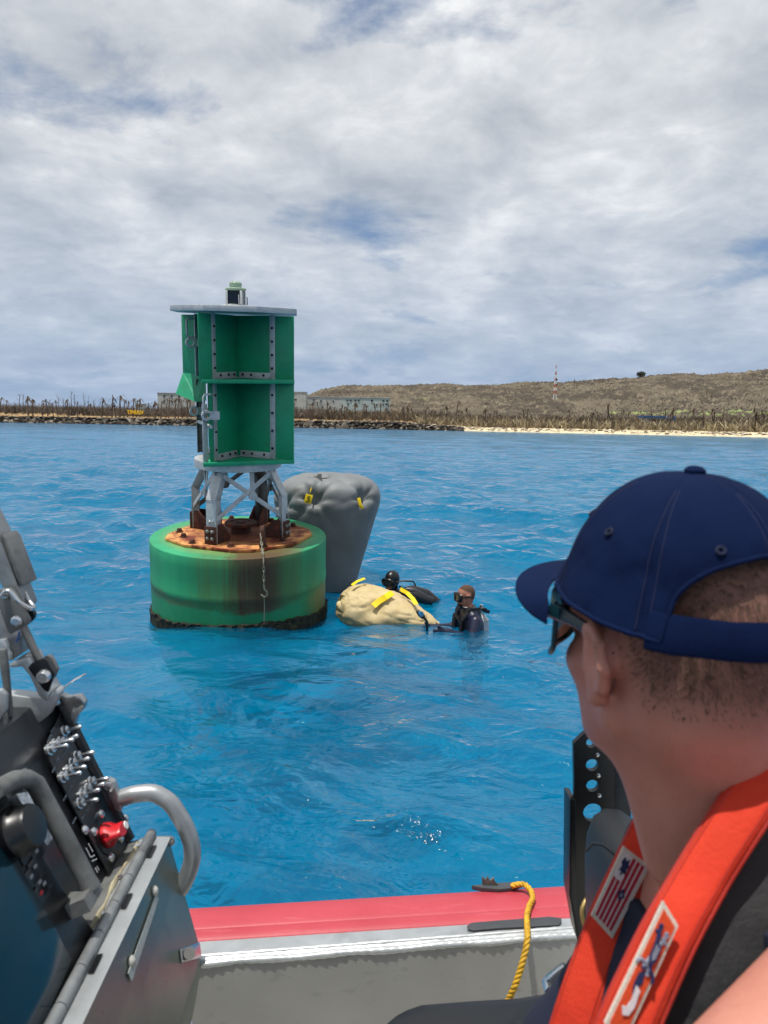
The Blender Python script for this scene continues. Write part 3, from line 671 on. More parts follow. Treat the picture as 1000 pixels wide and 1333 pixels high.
# chain over the edge
cm = MB(); cpts = [(.235, -.74, ZD + .16), (.24, -.80, ZD + .09), (.245, -.92, ZD + .03), (.25, -1.03, ZD + .03), (.255, -1.085, ZD - .06), (.257, -1.085, FT - .16), (.257, -1.085, FT - .28)]
def resample(pts, n):
    pts = np.asarray(pts, float); s = np.r_[0, np.cumsum(np.linalg.norm(np.diff(pts, axis=0), axis=1))]; t = np.linspace(0, s[-1], n); return np.stack([np.interp(t, s, pts[:, i]) for i in range(3)], 1)
cp = resample(cpts, 15)
chain_m = mat('dull_chain', '#8d8a78', 0.7, .3, .3, 20, .3, 60)
for i in range(len(cp) - 1):
    c = (cp[i] + cp[i + 1]) / 2; d = nrm(cp[i + 1] - cp[i]); u = nrm(np.cross(d, (1, 0, 0) if i % 2 else (0.3, .5, .8))); L = np.linalg.norm(cp[i + 1] - cp[i]) * .75
    cm.tube([c + d * L * cos(t) + u * .013 * sin(t) for t in np.linspace(0, 2 * pi, 10, endpoint=False)], .0052, 5, True)
ch = cm.build('chain', chain_m, buoy, local=True)
e = cp[-1]
MB().tube([e, e + [0, 0, -.04], e + [.03, 0, -.08], e + [.03, 0, -.12], e + [0, 0, -.14], e + [-.03, 0, -.11]], .011, 6).build('hook', chain_m, ch, local=True)
MB().tube([e + [0, 0, -.13], e + [.004, .01, -.25], e + [.0, .015, -.42]], .006, 5).build('lanyard', chain_m, ch, local=True)
# tower: legs with brackets and braces
ZR = LB(309, 601)[2]
LEG = {}
for a in (240, 330, 60, 150):
    er = np.array([cos(radians(a)), sin(radians(a)), 0]); et = np.array([-er[1], er[0], 0]); ez = np.array([0, 0, 1.])
    p0 = er * .44 + ez * (ZR - .05); p1 = er * .60 + ez * (ZR - .34); p2 = er * .61 + ez * (ZD + .02); LEG[a] = (p0, p1, p2)
    for lm in (0,):
        m = MB()
        for (u, v) in ((p0, p1), (p1, p2)):
            d = nrm(v - u); nn = np.cross(d, et)
            m.box((u + v) / 2, (np.linalg.norm(v - u) + .03, .125, .016), (d, et, nn))
            m.box((u + v) / 2 + et * .056 - er * .05, (np.linalg.norm(v - u) + .03, .014, .10), (d, et, nn))
        lg = m.build('leg', galv if a in (240, 330) else galv_dark, buoy, .003, local=True)
    b = MB(); 
    b.box(er * .628 + et * 0 + ez * (ZD + .10), (.014, .15, .21), (er, et, ez))
    b.pprism([er * .58 + et * .06 + ez * ZD, er * .58 + et * .06 + ez * (ZD + .22), er * .5 + et * .06 + ez * (ZD + .22), er * .34 + et * .06 + ez * (ZD + .06), er * .34 + et * .06 + ez * ZD], et * .018)
    b.pprism([er * .58 - et * .075 + ez * ZD, er * .58 - et * .075 + ez * (ZD + .22), er * .5 - et * .075 + ez * (ZD + .22), er * .34 - et * .075 + ez * (ZD + .06), er * .34 - et * .075 + ez * ZD], et * .018)
    br = b.build('leg_bracket', rust, buoy, .004, local=True)
    for zz_ in (.07, .15):
        for s in (-.03, .03): MB().lathe([(.022, 0), (.022, .015), (.012, .025), (0.0, .025)], 6, er * .636 + et * s + ez * (ZD + zz_), (et, ez, er)).build('bolt', galv_dark, br, local=True)
for a, b in ((240, 330), (330, 60), (60, 150), (150, 240)):
    m = MB(); A, B = LEG[a], LEG[b]
    hiA = A[0] * .96 + A[1] * .04; hiB = B[0] * .96 + B[1] * .04; loA = A[1] * .45 + A[2] * .55; loB = B[1] * .45 + B[2] * .55
    fn = nrm(np.array([(A[1] + B[1])[0], (A[1] + B[1])[1], 0]))
    for (u, v, off) in ((hiA, loB, .02), (hiB, loA, .036)):
        m.bar(u + fn * off, v + fn * off, .052, .012, fn if abs(fn[2]) < .9 else (0, 0, 1))
    c = (hiA + loB) / 2
    m.bar(c + fn * .028, np.array([c[0], c[1], ZR - .06]) * 1.0, .05, .014, fn)
    m.cyl(c + fn * .014, c + fn * .05, .05, 10)
    m.build('cross_brace', galv if (a, b) in ((240, 330), (150, 240)) else galv_dark, buoy, .002, local=True)
ringm = MB().lathe([(0.0, -.05), (.485, -.05), (.5, -.045), (.505, .03), (.50, .05), (.46, .058), (0.0, .058)], 40, (0, 0, ZR)).build('base_ring', galv, buoy, local=True)
# radar reflector with daymark fins
ZT = LB(306, 408)[2]; ZM = LB(306, 493)[2]; Z0 = ZR + .075
A32 = radians(32); w2 = np.array([cos(A32), -sin(A32), 0]); w1 = np.array([-sin(A32), -cos(A32), 0]); ez = np.array([0, 0, 1.])
WINGS = {'w1': w1, 'w2': w2, 'w3': -w2, 'w4': -w1}
RP, RO = .47, .735
def panel(name, w, r0, r1, z0, z1, t=.008, m_=None, off=0.0):
    n = np.cross(ez, w); return MB().box(w * (r0 + r1) / 2 + n * off + ez * (z0 + z1) / 2, (r1 - r0, t, z1 - z0), (w, n, ez)).build(name, m_ or green_panel, buoy, .0015, local=True)
for nm, w in WINGS.items():
    for lv, (z0, z1) in enumerate(((Z0, ZM - .012), (ZM + .012, ZT - .02))):
        r1 = RO
        if lv == 0 and nm == 'w3': r1 = .40
        if lv == 0 and nm == 'w1': r1 = .56
        if lv == 1 and nm == 'w3': z0 = ZM + .02
        panel('reflector_panel', w, 0.0, r1, z0, z1)
# bent lower end of the left fin
n3 = np.cross(ez, -w2); fz = ZM + .02
m = MB(); pr = [(-w2) * .42 + ez * fz, (-w2) * RO + ez * (fz + .02)]
flap = [pr[0], pr[1], (-w2) * (RO + .06) - n3 * .0 + np.array([-.03, -.14, 0]) + ez * (fz - .22), (-w2) * .55 + np.array([.0, -.18, 0]) + ez * (fz - .30), (-w2) * .44 + np.array([.02, -.14, 0]) + ez * (fz - .28)]
m.pprism(flap, n3 * .006); m.build('bent_flap', green_panel, buoy, local=True, angle=10)
# bottom and middle shelves with folded lips
for zz_ in (Z0 - .012, ZM):
    sq = [w * (RO - .03) for w in (w1, w2, -w1, -w2)]
    sq[3] = -w2 * .46
    MB().prism([(p[0], p[1]) for p in sq], .010, (0, 0, zz_)).build('shelf_plate', green_panel, buoy, .001, local=True)
    m = MB(); a, b = w1 * (RO - .03), w2 * (RO + .0); dd = nrm(b - a); nn = nrm(np.cross(ez, dd)); nn = nn if nn[1] < 0 else -nn
    m.bar(a + nn * .012 + ez * (zz_ + .0), b + nn * .012 + ez * (zz_ + .0), .03, .045, ez); m.build('shelf_lip', green_panel, buoy, .006, local=True)
# galvanised corner posts and bottom strips with bolts
boltme = MB().lathe([(.015, 0), (.015, .01), (.009, .015), (0.0, .015)], 6).build('bolt', black_iron).data
bpy.data.objects.remove(bpy.data.objects['bolt'] if bpy.data.objects['bolt'].data == boltme else [o for o in bpy.data.objects if o.data == boltme][0])
def bolts(par, pos, nvec):
    q = Vector(nvec).to_track_quat('Z', 'Y').to_matrix().to_4x4()
    for p in pos:
        o = bpy.data.objects.new('bolt', boltme); C.objects.link(o); o.parent = par; o.matrix_local = Matrix.Translation(Vector(p)) @ q
for nm, w in WINGS.items():
    n = np.cross(ez, w); n = n if nm in ('w1',) else -n           # side that looks into the front quarter
    if nm in ('w1', 'w2'):
        side = w2 if nm == 'w1' else w1
    else: side = w1 if nm == 'w3' else w2
    if nm == 'w4': side = w2
    for lv, (z0, z1) in enumerate(((Z0 + .0, ZM - .02), (ZM + .014, ZT - .01))):
        m = MB(); off = side * .010
        m.box(w * RP + off + ez * (z0 + z1) / 2, (.07, .010, z1 - z0), (w, side, ez))
        if nm == 'w3': m.box(w * (RP + .045) + side * .035 + ez * (z0 + z1) / 2, (.010, .06, z1 - z0), (w, side, ez))
        pm = galv if not (nm == 'w3' and lv == 0) else galv_dark
        po = m.build('corner_post', pm, buoy, .002, local=True)
        bolts(po, [w * (RP) + side * .016 + ez * z for z in np.linspace(z0 + .12, z1 - .14, 4)], side)
        if nm in ('w1', 'w2', 'w3'):
            m = MB().box(w * (RP / 2 + .01) + off + ez * (z0 + .038), (RP - .06, .010, .062), (w, side, ez)); m.box(w * (RP / 2 + .01) + side * .04 + ez * (z0 + .008), (RP - .06, .06, .008), (w, side, ez))
            st_ = m.build('bottom_strip', galv, buoy, .002, local=True); bolts(st_, [w * r + side * .016 + ez * (z0 + .04) for r in (.09, .2, .36)], side)
# grey bar behind the trimmed lower fin, grab handles, lugs and rung on the left side
lb = MB().box(w1 * .60 + ez * (Z0 + ZM - .25) / 2 + np.array([-.03, 0, 0]), (.085, .012, ZM - Z0 - .25), (w1, w2, ez)).build('side_bar', galv, buoy, .002, local=True)
def uhandle(c, wdir, L, dep, r=.011):
    c = np.asarray(c); return MB().tube([c + ez * L / 2, c + ez * L / 2 + wdir * dep * .8, c + ez * (L / 2 - .03) + wdir * dep, c - ez * (L / 2 - .03) + wdir * dep, c - ez * L / 2 + wdir * dep * .8, c - ez * L / 2], r, 8)
def lug(c, wdir, nd):
    m = MB(); ring = []
    for t in np.linspace(0, 2 * pi, 16, endpoint=False): ring.append(np.asarray(c) + wdir * .045 * cos(t) + ez * .045 * sin(t))
    m.tube(ring, .016, 6, True); m.box(np.asarray(c) - wdir * .09, (.1, .016, .09), (wdir, nd, ez)); return m
hx = np.array([-1.0, -.25, 0]); hx /= np.linalg.norm(hx)
pL = lambda px, py, yl=-.05: LB(px, py, yl)
uhandle(pL(253, 427), hx, .20, .085).build('grab_handle', galv, buoy, local=True)
lug(pL(248, 446), hx, np.cross(ez, hx)).build('lifting_lug', galv, buoy, .0, local=True)
uhandle(pL(275, 525, -.56), hx, .19, .085).build('grab_handle', galv, buoy, local=True)
lug(pL(269, 541, -.56), hx, np.cross(ez, hx)).build('lifting_lug', galv, buoy, local=True)
lug(pL(253, 535, .2), hx, np.cross(ez, hx)).build('lifting_lug', galv, buoy, local=True)
MB().cyl(pL(259, 549, -.2), pL(275, 556, -.5), .02, 10).build('rung', galv, buoy, local=True)
# top plate and lantern
tp = [(.735 * cos(radians(a + 18)), .735 * sin(radians(a + 18))) for a in range(0, 360, 45)]
MB().prism(tp, .062, (0, 0, ZT)).build('top_plate', galv, buoy, .006, local=True)
MB().lathe([(.36, 0), (.34, .012), (.2, .02), (0.0, .022)], 40, (0, 0, ZT + .063)).build('cover_disc', galv, buoy, local=True)
ZL = ZT + .08; lantx = np.array([-.01, 0, 0])
_ob = MB.build
def _lb(self, *a, **k):
    self.v = [(q[0] * .8, q[1] * .8, ZL + (q[2] - ZL) * .86) for q in self.v]; return _ob(self, *a, **k)
MB.build = _lb
wplast = mat('white_plastic', '#d9dbd8', 0.45, 0, .06, 8, .05, 60); solar = mat('solar_cell', '#0d1220', 0.18, 0, .3, 30, 0, 60)
lat = MB().box((lantx[0], 0, ZL + .010), (.27, .27, .022), ((cos(.5), sin(.5), 0), (-sin(.5), cos(.5), 0), ez)).build('lantern_base', wplast, buoy, .004, local=True, )
ang = radians(-14); ex_ = np.array([cos(ang), sin(ang), 0]); ey_ = np.array([-sin(ang), cos(ang), 0])
MB().box((0, 0, ZL + .105), (.20, .20, .17), (ex_, ey_, ez)).build('lantern_body', black_iron, buoy, .003, local=True, )
for sx, sy in ((1, 0), (-1, 0), (0, 1), (0, -1)):
    d = ex_ * sx + ey_ * sy; MB().box(d * .102 + ez * (ZL + .105), (.006, .155, .155), (d, np.cross(ez, d), ez)).build('solar_panel', solar, buoy, local=True, )
for sx in (-1, 1):
    for sy in (-1, 1): MB().box(ex_ * sx * .102 + ey_ * sy * .102 + ez * (ZL + .105), (.03, .03, .172), (ex_, ey_, ez)).build('lantern_post', wplast, buoy, .003, local=True, )
MB().cyl(np.array([.045, -.13, ZL]), np.array([.04, -.13, ZL + .14]), .007, 6).build('bird_spike', wplast, buoy, local=True, )
MB().cyl(np.array([.16, 0, ZL]), np.array([.155, 0, ZL + .12]), .007, 6).build('bird_spike', black_iron, buoy, local=True, )
k = N('lens_glass'); k.fin(hexc('#a9c4a6'), .12); k.b.inputs['Transmission Weight'].default_value = .45; lens = k.m
MB().lathe([(.145, 0), (.15, .008), (.15, .028), (.14, .036), (0.0, .04)], 8, (0, 0, ZL + .192), (ex_, ey_, ez)).build('lantern_cap', mat('pale_green_plastic', '#93a892', .4, 0, .15, 20, .05, 50), buoy, .003, local=True, )
MB().lathe([(.085, 0), (.088, .05), (.08, .064), (.05, .078), (0.0, .083)], 24, (0, 0, ZL + .232)).build('lantern_lens', lens, buoy, local=True, )
MB.build = _ob

# ================================================================== LIFT BAGS
def pinch_surface(c, prof, n, pinches, stretch=(1, 1), p=2.6, seed=1, wr=.012):
    S = np.array(prof); tt = np.linspace(0, 1, 110); s = np.r_[0, np.cumsum(np.hypot(np.diff(S[:, 0]), np.diff(S[:, 1])))]; s /= s[-1]
    rr = np.interp(tt, s, S[:, 0]); zz_ = np.interp(tt, s, S[:, 1])
    for _ in range(6): rr[1:-1] = (rr[:-2] + 2 * rr[1:-1] + rr[2:]) / 4; zz_[1:-1] = (zz_[:-2] + 2 * zz_[1:-1] + zz_[2:]) / 4
    th = np.linspace(0, 2 * pi, n, endpoint=False); T, Rr = np.meshgrid(th, rr); _, Zz = np.meshgrid(th, zz_)
    sq = (np.abs(np.cos(T)) ** p + np.abs(np.sin(T)) ** p) ** (-1 / p)
    X = Rr * sq * np.cos(T) * stretch[0]; Y = Rr * sq * np.sin(T) * stretch[1]
    G = np.stack([X, Y, Zz], -1)
    cen = np.array([0, 0, .75]); 
    for (pp, amp, wid, k_, crease) in pinches:
        pp = np.asarray(pp, float); dv = G - pp; d = np.linalg.norm(dv, axis=-1); ax = nrm(pp - cen); u = nrm(np.cross(ax, (0, 0, 1))); v = np.cross(ax, u)
        phi = np.arctan2(dv @ v, dv @ u)
        G -= ax * (amp * np.exp(-(d / wid) ** 2))[..., None]
        rid = np.abs(np.sin(phi * k_ / 2 + seed)) ** .7 - .55
        G += ax * (crease * rid * np.exp(-d / (wid * 1.9)) * (1 - np.exp(-(d / (wid * .5)) ** 2)))[..., None]
    rn = np.sqrt(G[..., 0] ** 2 + G[..., 1] ** 2) + 1e-6
    w = (fbm(T * 3 + Zz * .7, Zz * 2.2, 4, seed) - .5) * wr * 2
    G[..., 0] += G[..., 0] / rn * w; G[..., 1] += G[..., 1] / rn * w
    return G + np.asarray(c)
cb = PY(421, 700, 10.75); cb[2] = 0
greyc = N('grey_coated_fabric'); nz = greyc.noise(2.5, 6, .6); nf = greyc.noise(120, 3, .5)
greyc.fin(greyc.mix(greyc.ramp(nz, [(.3, 0), (.7, 1)]), hexc('#666a6a'), hexc('#7b7f81')), .6, 0, greyc.bump(greyc.noise(7, 5, .6), .12, .012)); greyc = greyc.m
yw = mat('yellow_webbing', '#f0cf0a', .55, 0, .08, 12, .15, 150)
bag = thing('lift_bag', cb, 'big grey inflated lift bag standing behind the buoy', 'lift bag')
prof = [(.05, -.75), (.3, -.6), (.46, -.2), (.51, 0), (.565, .3), (.63, .6), (.69, .9), (.735, 1.08), (.745, 1.20), (.70, 1.34), (.57, 1.45), (.38, 1.51), (.15, 1.525), (0.001, 1.525)]
def bp(px, py, dy): q = PY(px, py, 10.75 + dy) - cb; return q
pin = [(bp(402, 646, -.66), .20, .12, 8, .085), (bp(468, 646, -.45), .15, .11, 7, .07), (bp(414, 619, -.2), .12, .18, 7, .07), (bp(355, 655, -.5), .16, .14, 8, .09), (np.array([.5, .5, 1.3]), .1, .2, 5, .05)]
G = pinch_surface(cb, prof, 170, pin, (1.0, .85), 2.5, 3, .008)
G[..., 0] += .075 * (G[..., 2] - .4)
shell = MB().grid(G, True).build('shell', greyc, bag, angle=80)
pt = PY(402, 649, 10.10)
tg = MB().box(pt + [0, -.04, 0], (.095, .006, .12), ((cos(.25), 0, -sin(.25)), (0, 1, 0), (sin(.25), 0, cos(.25)))).build('number_tag', yw, bag, .002)
cu = bpy.data.curves.new('digit', 'FONT'); cu.body = '5'; cu.size = .12; cu.extrude = .001; cu.align_x = 'CENTER'; cu.materials.append(black_iron)
text_mesh('digit', cu, tg, Matrix.Translation(Vector(pt + np.array([-.01, -.046, -.045]))) @ Matrix.Rotation(.25, 4, 'Y') @ Matrix.Rotation(radians(90), 4, 'X'))
MB().tube([PY(404, 641, 10.12), PY(406, 632, 10.3), PY(410, 623, 10.5)], .02, 6, flat=.3).build('strap', yw, bag)
MB().tube([PY(467, 648, 10.2), PY(469, 657, 10.18), PY(472, 662, 10.2)], .022, 6, flat=.3).build('strap', yw, bag)
fm = MB(); fm.cyl(PY(408, 623, 10.6), PY(418, 625, 10.6), .02, 8); fm.cyl(PY(416, 617, 10.6), PY(416, 626, 10.6), .03, 8); fm.tube([PY(418, 623, 10.6), PY(424, 622, 10.6), PY(430, 624, 10.6)], .012, 6)
fm.cyl(PY(411, 620, 10.62), PY(411, 625, 10.62), .022, 8); fm.build('valve_fitting', galv_dark, bag)
# --- tan bag, half awash
tanc = N('tan_canvas'); nz = tanc.noise(6, 6, .6); tanc.fin(tanc.mix(tanc.ramp(nz, [(.3, 0), (.7, 1)]), hexc('#b09b6c'), hexc('#c9b78c')), .75, 0, tanc.bump(tanc.noise(22, 5, .6), .35, .012)); tanc = tanc.m
ct = PZ(505, 803, 0.0); ct[2] = 0
tb = thing('canvas_bag', ct, 'tan canvas lift bag lying half sunk between the buoy and the divers', 'lift bag')
u = np.linspace(0, pi, 70); v = np.linspace(0, 2 * pi, 120, endpoint=False); U, Vv = np.meshgrid(u, v, indexing='ij')
ex = lambda x, p: np.sign(x) * np.abs(x) ** p
X = -np.cos(U); X = ex(X, .8); rad_ = np.sin(U) ** .62
Yb = rad_ * ex(np.cos(Vv), .85); Zb = rad_ * ex(np.sin(Vv), .8)
taper = 1.0 - .18 * X - .22 * np.clip(X, 0, 1)
Q = np.stack([X * .63, Yb * .38 * taper, Zb * .25 * taper], -1)
wv = (fbm(X * 3.2 + 5, Vv * 1.1 + X, 3, 12) - .5); fold = np.abs(np.sin(Vv * 2.5 + X * 3.2 + 5 * wv)) ** .5 - .65; fold2 = np.abs(fbm(X * 5 + 2, Vv * 2.2, 3, 33) - .5) * 2
Q *= (1 + .20 * wv + .07 * fold * np.exp(-((X - .1) / .8) ** 2) - .05 * np.exp(-fold2 * 7))[..., None]
pc = np.array([-.12, -.33, .12]); dd = np.linalg.norm(Q - pc, axis=-1); Q[..., 1] += .10 * np.exp(-(dd / .11) ** 2); 
Ry = np.array(Matrix.Rotation(radians(13), 3, 'Y')); Rz = np.array(Matrix.Rotation(radians(-14), 3, 'Z')); tcen = ct + np.array([.01, .34, -.055])
Q = Q @ (Rz @ Ry).T + tcen
MB().grid(Q, True).build('shell', tanc, tb, angle=80)
def band3(pts, w, nv, par, nm='strap', t=.008):
    pts = [np.asarray(p, float) for p in pts]; G0 = []; 
    for i, p in enumerate(pts):
        d = nrm(pts[min(i + 1, len(pts) - 1)] - pts[max(i - 1, 0)]); s = nrm(np.cross(d, nv)); G0.append([p + s * w / 2, p - s * w / 2])
    m = MB(); T0 = np.array(G0); m.grid(T0); m.grid(T0 + nrm(nv) * t); n_ = len(pts)
    for a in (0, 1):
        m.grid(np.stack([T0[:, a], T0[:, a] + nrm(nv) * t], 1))
    return m.build(nm, yw, par, angle=40)
Qf = Q.reshape(-1, 3); qc = (Qf - CO) @ RC; qpx = 500 + 1000 * qc[:, 0] / -qc[:, 2]; qpy = 666.5 - 1000 * qc[:, 1] / -qc[:, 2]
def yb(px, py, y):
    d2_ = (qpx - px) ** 2 + (qpy - py) ** 2; sel = d2_ < max(64, d2_.min() * 1.5); return P(px, py, (-qc[:, 2])[sel].min() - .012)
nv = np.array([.1, -.8, .55])
band3([yb(486, 789, 8.78), yb(493, 783, 8.74), yb(502, 777.5, 8.74), yb(511, 771.5, 8.79)], .072, nv, tb)
band3([yb(521, 767, 0), yb(530, 772, 0), yb(537, 779, 0), yb(542, 787, 0)], .05, nv, tb)
band3([yb(458, 762, 8.9), yb(465, 757, 8.95), yb(475, 753, 9.0)], .03, nv, tb)

# ================================================================== SDF TOOLS (bodies as one continuous surface)
def polygonize(xs, ys, zs, F):
    nx, ny, nz = F.shape; ins = F < 0
    c8 = [ins[i:nx - 1 + i, j:ny - 1 + j, k:nz - 1 + k] for i in (0, 1) for j in (0, 1) for k in (0, 1)]
    s = sum(c.astype(np.int8) for c in c8); act = (s > 0) & (s < 8); I, J, K = np.nonzero(act)
    cid = -np.ones(act.shape, np.int32); cid[I, J, K] = np.arange(len(I))
    acc = np.zeros((len(I), 3)); cnt = np.zeros(len(I)); offs = [(i, j, k) for i in (0, 1) for j in (0, 1) for k in (0, 1)]
    for a in offs:
        for ax in range(3):
            if a[ax] == 1: continue
            b = list(a); b[ax] = 1
            fa = F[I + a[0], J + a[1], K + a[2]]; fb = F[I + b[0], J + b[1], K + b[2]]; mk = (fa < 0) != (fb < 0)
            t = np.where(mk, fa / (fa - fb + 1e-20), 0)
            pa = np.stack([xs[I + a[0]], ys[J + a[1]], zs[K + a[2]]], 1); pb = np.stack([xs[I + b[0]], ys[J + b[1]], zs[K + b[2]]], 1)
            acc += np.where(mk[:, None], pa + (pb - pa) * t[:, None], 0); cnt += mk
    V = acc / cnt[:, None]; Fs = []
    for ax in range(3):
        a = ins; 
        sl0 = [slice(None)] * 3; sl1 = [slice(None)] * 3; sl0[ax] = slice(0, -1); sl1[ax] = slice(1, None)
        cr = a[tuple(sl0)] != a[tuple(sl1)]; pos = np.nonzero(cr); o1, o2 = [(1, 2), (2, 0), (0, 1)][ax]
        ok = (pos[o1] > 0) & (pos[o2] > 0) & (pos[o1] < F.shape[o1] - 1) & (pos[o2] < F.shape[o2] - 1); pos = [q[ok] for q in pos]
        def cell(d1, d2):
            q = [pos[0].copy(), pos[1].copy(), pos[2].copy()]; q[o1] -= d1; q[o2] -= d2; return cid[q[0], q[1], q[2]]
        quad = np.stack([cell(1, 1), cell(0, 1), cell(0, 0), cell(1, 0)], 1)
        flip = ~a[tuple(sl0)][tuple(pos)]; quad[flip] = quad[flip][:, ::-1]; Fs.append(quad)
    return V, np.concatenate(Fs)
class SDF:
    def __init__(s, xs, ys, zs):
        s.xs, s.ys, s.zs = [np.asarray(q, np.float32) for q in (xs, ys, zs)]; s.F = np.full((len(xs), len(ys), len(zs)), 1.0, np.float32)
    def _blk(s, lo, hi):
        r = []
        for ax, a, b in ((s.xs, lo[0], hi[0]), (s.ys, lo[1], hi[1]), (s.zs, lo[2], hi[2])): r.append(slice(max(0, np.searchsorted(ax, a) - 1), np.searchsorted(ax, b) + 1))
        X, Y, Z = np.meshgrid(s.xs[r[0]], s.ys[r[1]], s.zs[r[2]], indexing='ij'); return tuple(r), np.stack([X, Y, Z], -1)
    def comb(s, r, d, k, op='u'):
        f = s.F[r]
        if op == 'u':
            h = np.clip(.5 + .5 * (f - d) / k, 0, 1); s.F[r] = f * (1 - h) + d * h - k * h * (1 - h)
        else:
            h = np.clip(.5 - .5 * (f + d) / k, 0, 1); s.F[r] = f * (1 - h) - d * h + k * h * (1 - h)
    def cap(s, a, b, ra, rb=None, k=.02, op='u'):
        a = np.asarray(a, float); b = np.asarray(b, float); rb = ra if rb is None else rb; pad = max(ra, rb) + k * 2 + .03
        r, Q = s._blk(np.minimum(a, b) - pad, np.maximum(a, b) + pad); ba = b - a; h = np.clip(((Q - a) @ ba) / (ba @ ba + 1e-12), 0, 1)
        s.comb(r, np.linalg.norm(Q - a - h[..., None] * ba, axis=-1) - (ra + (rb - ra) * h), k, op); return s
    def ell(s, c, rad, A=None, k=.02, op='u'):
        c = np.asarray(c, float); rad = np.asarray(rad, float); pad = rad.max() + k * 2 + .03; r, Q = s._blk(c - pad, c + pad); q = Q - c
        if A is not None: q = q @ np.asarray(A).T
        k0 = np.linalg.norm(q / rad, axis=-1); k1 = np.linalg.norm(q / rad ** 2, axis=-1) + 1e-9
        s.comb(r, k0 * (k0 - 1) / k1, k, op); return s
    def mesh(s, F=None): return polygonize(s.xs, s.ys, s.zs, s.F if F is None else F)

def human_head(S, T, A, sc=1.0, ears=True, k=.018, face=True):
    """T: local head point -> world, A: rows = local axes in world."""
    R = lambda *q: np.array(q) * sc
    S.ell(T(R(-.012, 0, .05)), R(.100, .077, .088), A, k); S.ell(T(R(-.045, 0, .0)), R(.058, .066, .066), A, .03 * sc)
    S.ell(T(R(.036, 0, -.03)), R(.060, .057, .080), A, .03 * sc)
    for y in (-1, 1):
        S.cap(T(R(-.004, .049 * y, -.05)), T(R(.052, .020 * y, -.090)), .018 * sc, .015 * sc, .025 * sc)
        S.ell(T(R(.062, .038 * y, -.02)), R(.022, .022, .018), A, .02 * sc)
        if face:
            S.cap(T(R(.086, .012 * y, .024)), T(R(.076, .05 * y, .022)), .010 * sc, .008 * sc, .012 * sc)
            S.ell(T(R(.102, .033 * y, .006)), R(.016, .018, .012), A, .010 * sc, 's'); S.ell(T(R(.078, .032 * y, .006)), R(.014, .014, .013), A, .004 * sc)
    S.ell(T(R(.064, 0, -.093)), R(.022, .024, .019), A, .02 * sc)
    if face:
        S.cap(T(R(.090, 0, .006)), T(R(.110, 0, -.030)), .008 * sc, .012 * sc, .010 * sc)
        for y in (-1, 1): S.ell(T(R(.100, .013 * y, -.033)), R(.010, .008, .007), A, .008 * sc)
        S.ell(T(R(.092, 0, -.058)), R(.010, .024, .005), A, .006 * sc); S.ell(T(R(.090, 0, -.070)), R(.010, .021, .006), A, .006 * sc)
    if ears:
        for y in (-1, 1):
            rim = [(.016, .070, .012), (.013, .082, .030), (-.004, .091, .038), (-.022, .096, .030), (-.028, .094, .010), (-.020, .086, -.010), (-.006, .077, -.026), (.002, .072, -.030)]
            for a, b in zip(rim[:-1], rim[1:]): S.cap(T(R(a[0], a[1] * y, a[2])), T(R(b[0], b[1] * y, b[2])), .0055 * sc, .0055 * sc, .005 * sc)
            S.ell(T(R(-.002, .079 * y, .008)), R(.020, .010, .030), A, .006 * sc); S.ell(T(R(-.001, .092 * y, .010)), R(.012, .010, .020), A, .006 * sc, 's')
            S.ell(T(R(.002, .076 * y, -.026)), R(.009, .007, .012), A, .008 * sc)

# ================================================================== DIVERS
wet = mat('black_neoprene', '#15171b', .42, 0, .3, 14, .25, 60, .004); navy_suit = mat('navy_wetsuit', '#161b33', .4, 0, .3, 12, .3, 40, .006)
rubber = mat('black_rubber', '#0d0e10', .35, 0, .2, 20, .1, 60); steel = mat('polished_steel', '#c9ccce', .22, .9, .08, 12, .03, 50)
def skinmat(name, c1, c2, c3, hair):
    k = N(name); a = k.noise(9, 5, .6); b = k.noise(110, 5, .7); h = k.attr('hair').outputs['Fac']; l = k.noise(55, 6, .7, k.map((3, 3, 9)))
    col = k.mix(k.ramp(a, [(.3, 0), (.7, 1)]), hexc(c1), hexc(c2)); col = k.mix(k.math('MULTIPLY', k.ramp(b, [(.5, 0), (.75, 1)]), .25), col, hexc(c3))
    hm = k.math('MULTIPLY', h, k.ramp(l, [(.25, .85), (.7, 1.0)])); hc = k.mix(k.ramp(l, [(.3, 0), (.7, 1)]), tuple(x * .55 for x in hexc(hair)), hexc(hair))
    k.fin(k.mix(hm, col, hc), k.math('ADD', .52, k.math('MULTIPLY', h, .4)), 0, k.bump(k.math('ADD', k.math('MULTIPLY', b, .5), k.math('MULTIPLY', k.math('MULTIPLY', l, h), 3)), .35, .004)); 
    k.b.inputs['Subsurface Weight'].default_value = .06; k.b.inputs['Subsurface Radius'].default_value = (.012, .004, .002); k.b.inputs['Subsurface Scale'].default_value = .6
    return k.m
skin_d = skinmat('diver_skin', '#b98068', '#a86e58', '#96574a', '#4a3a2c')
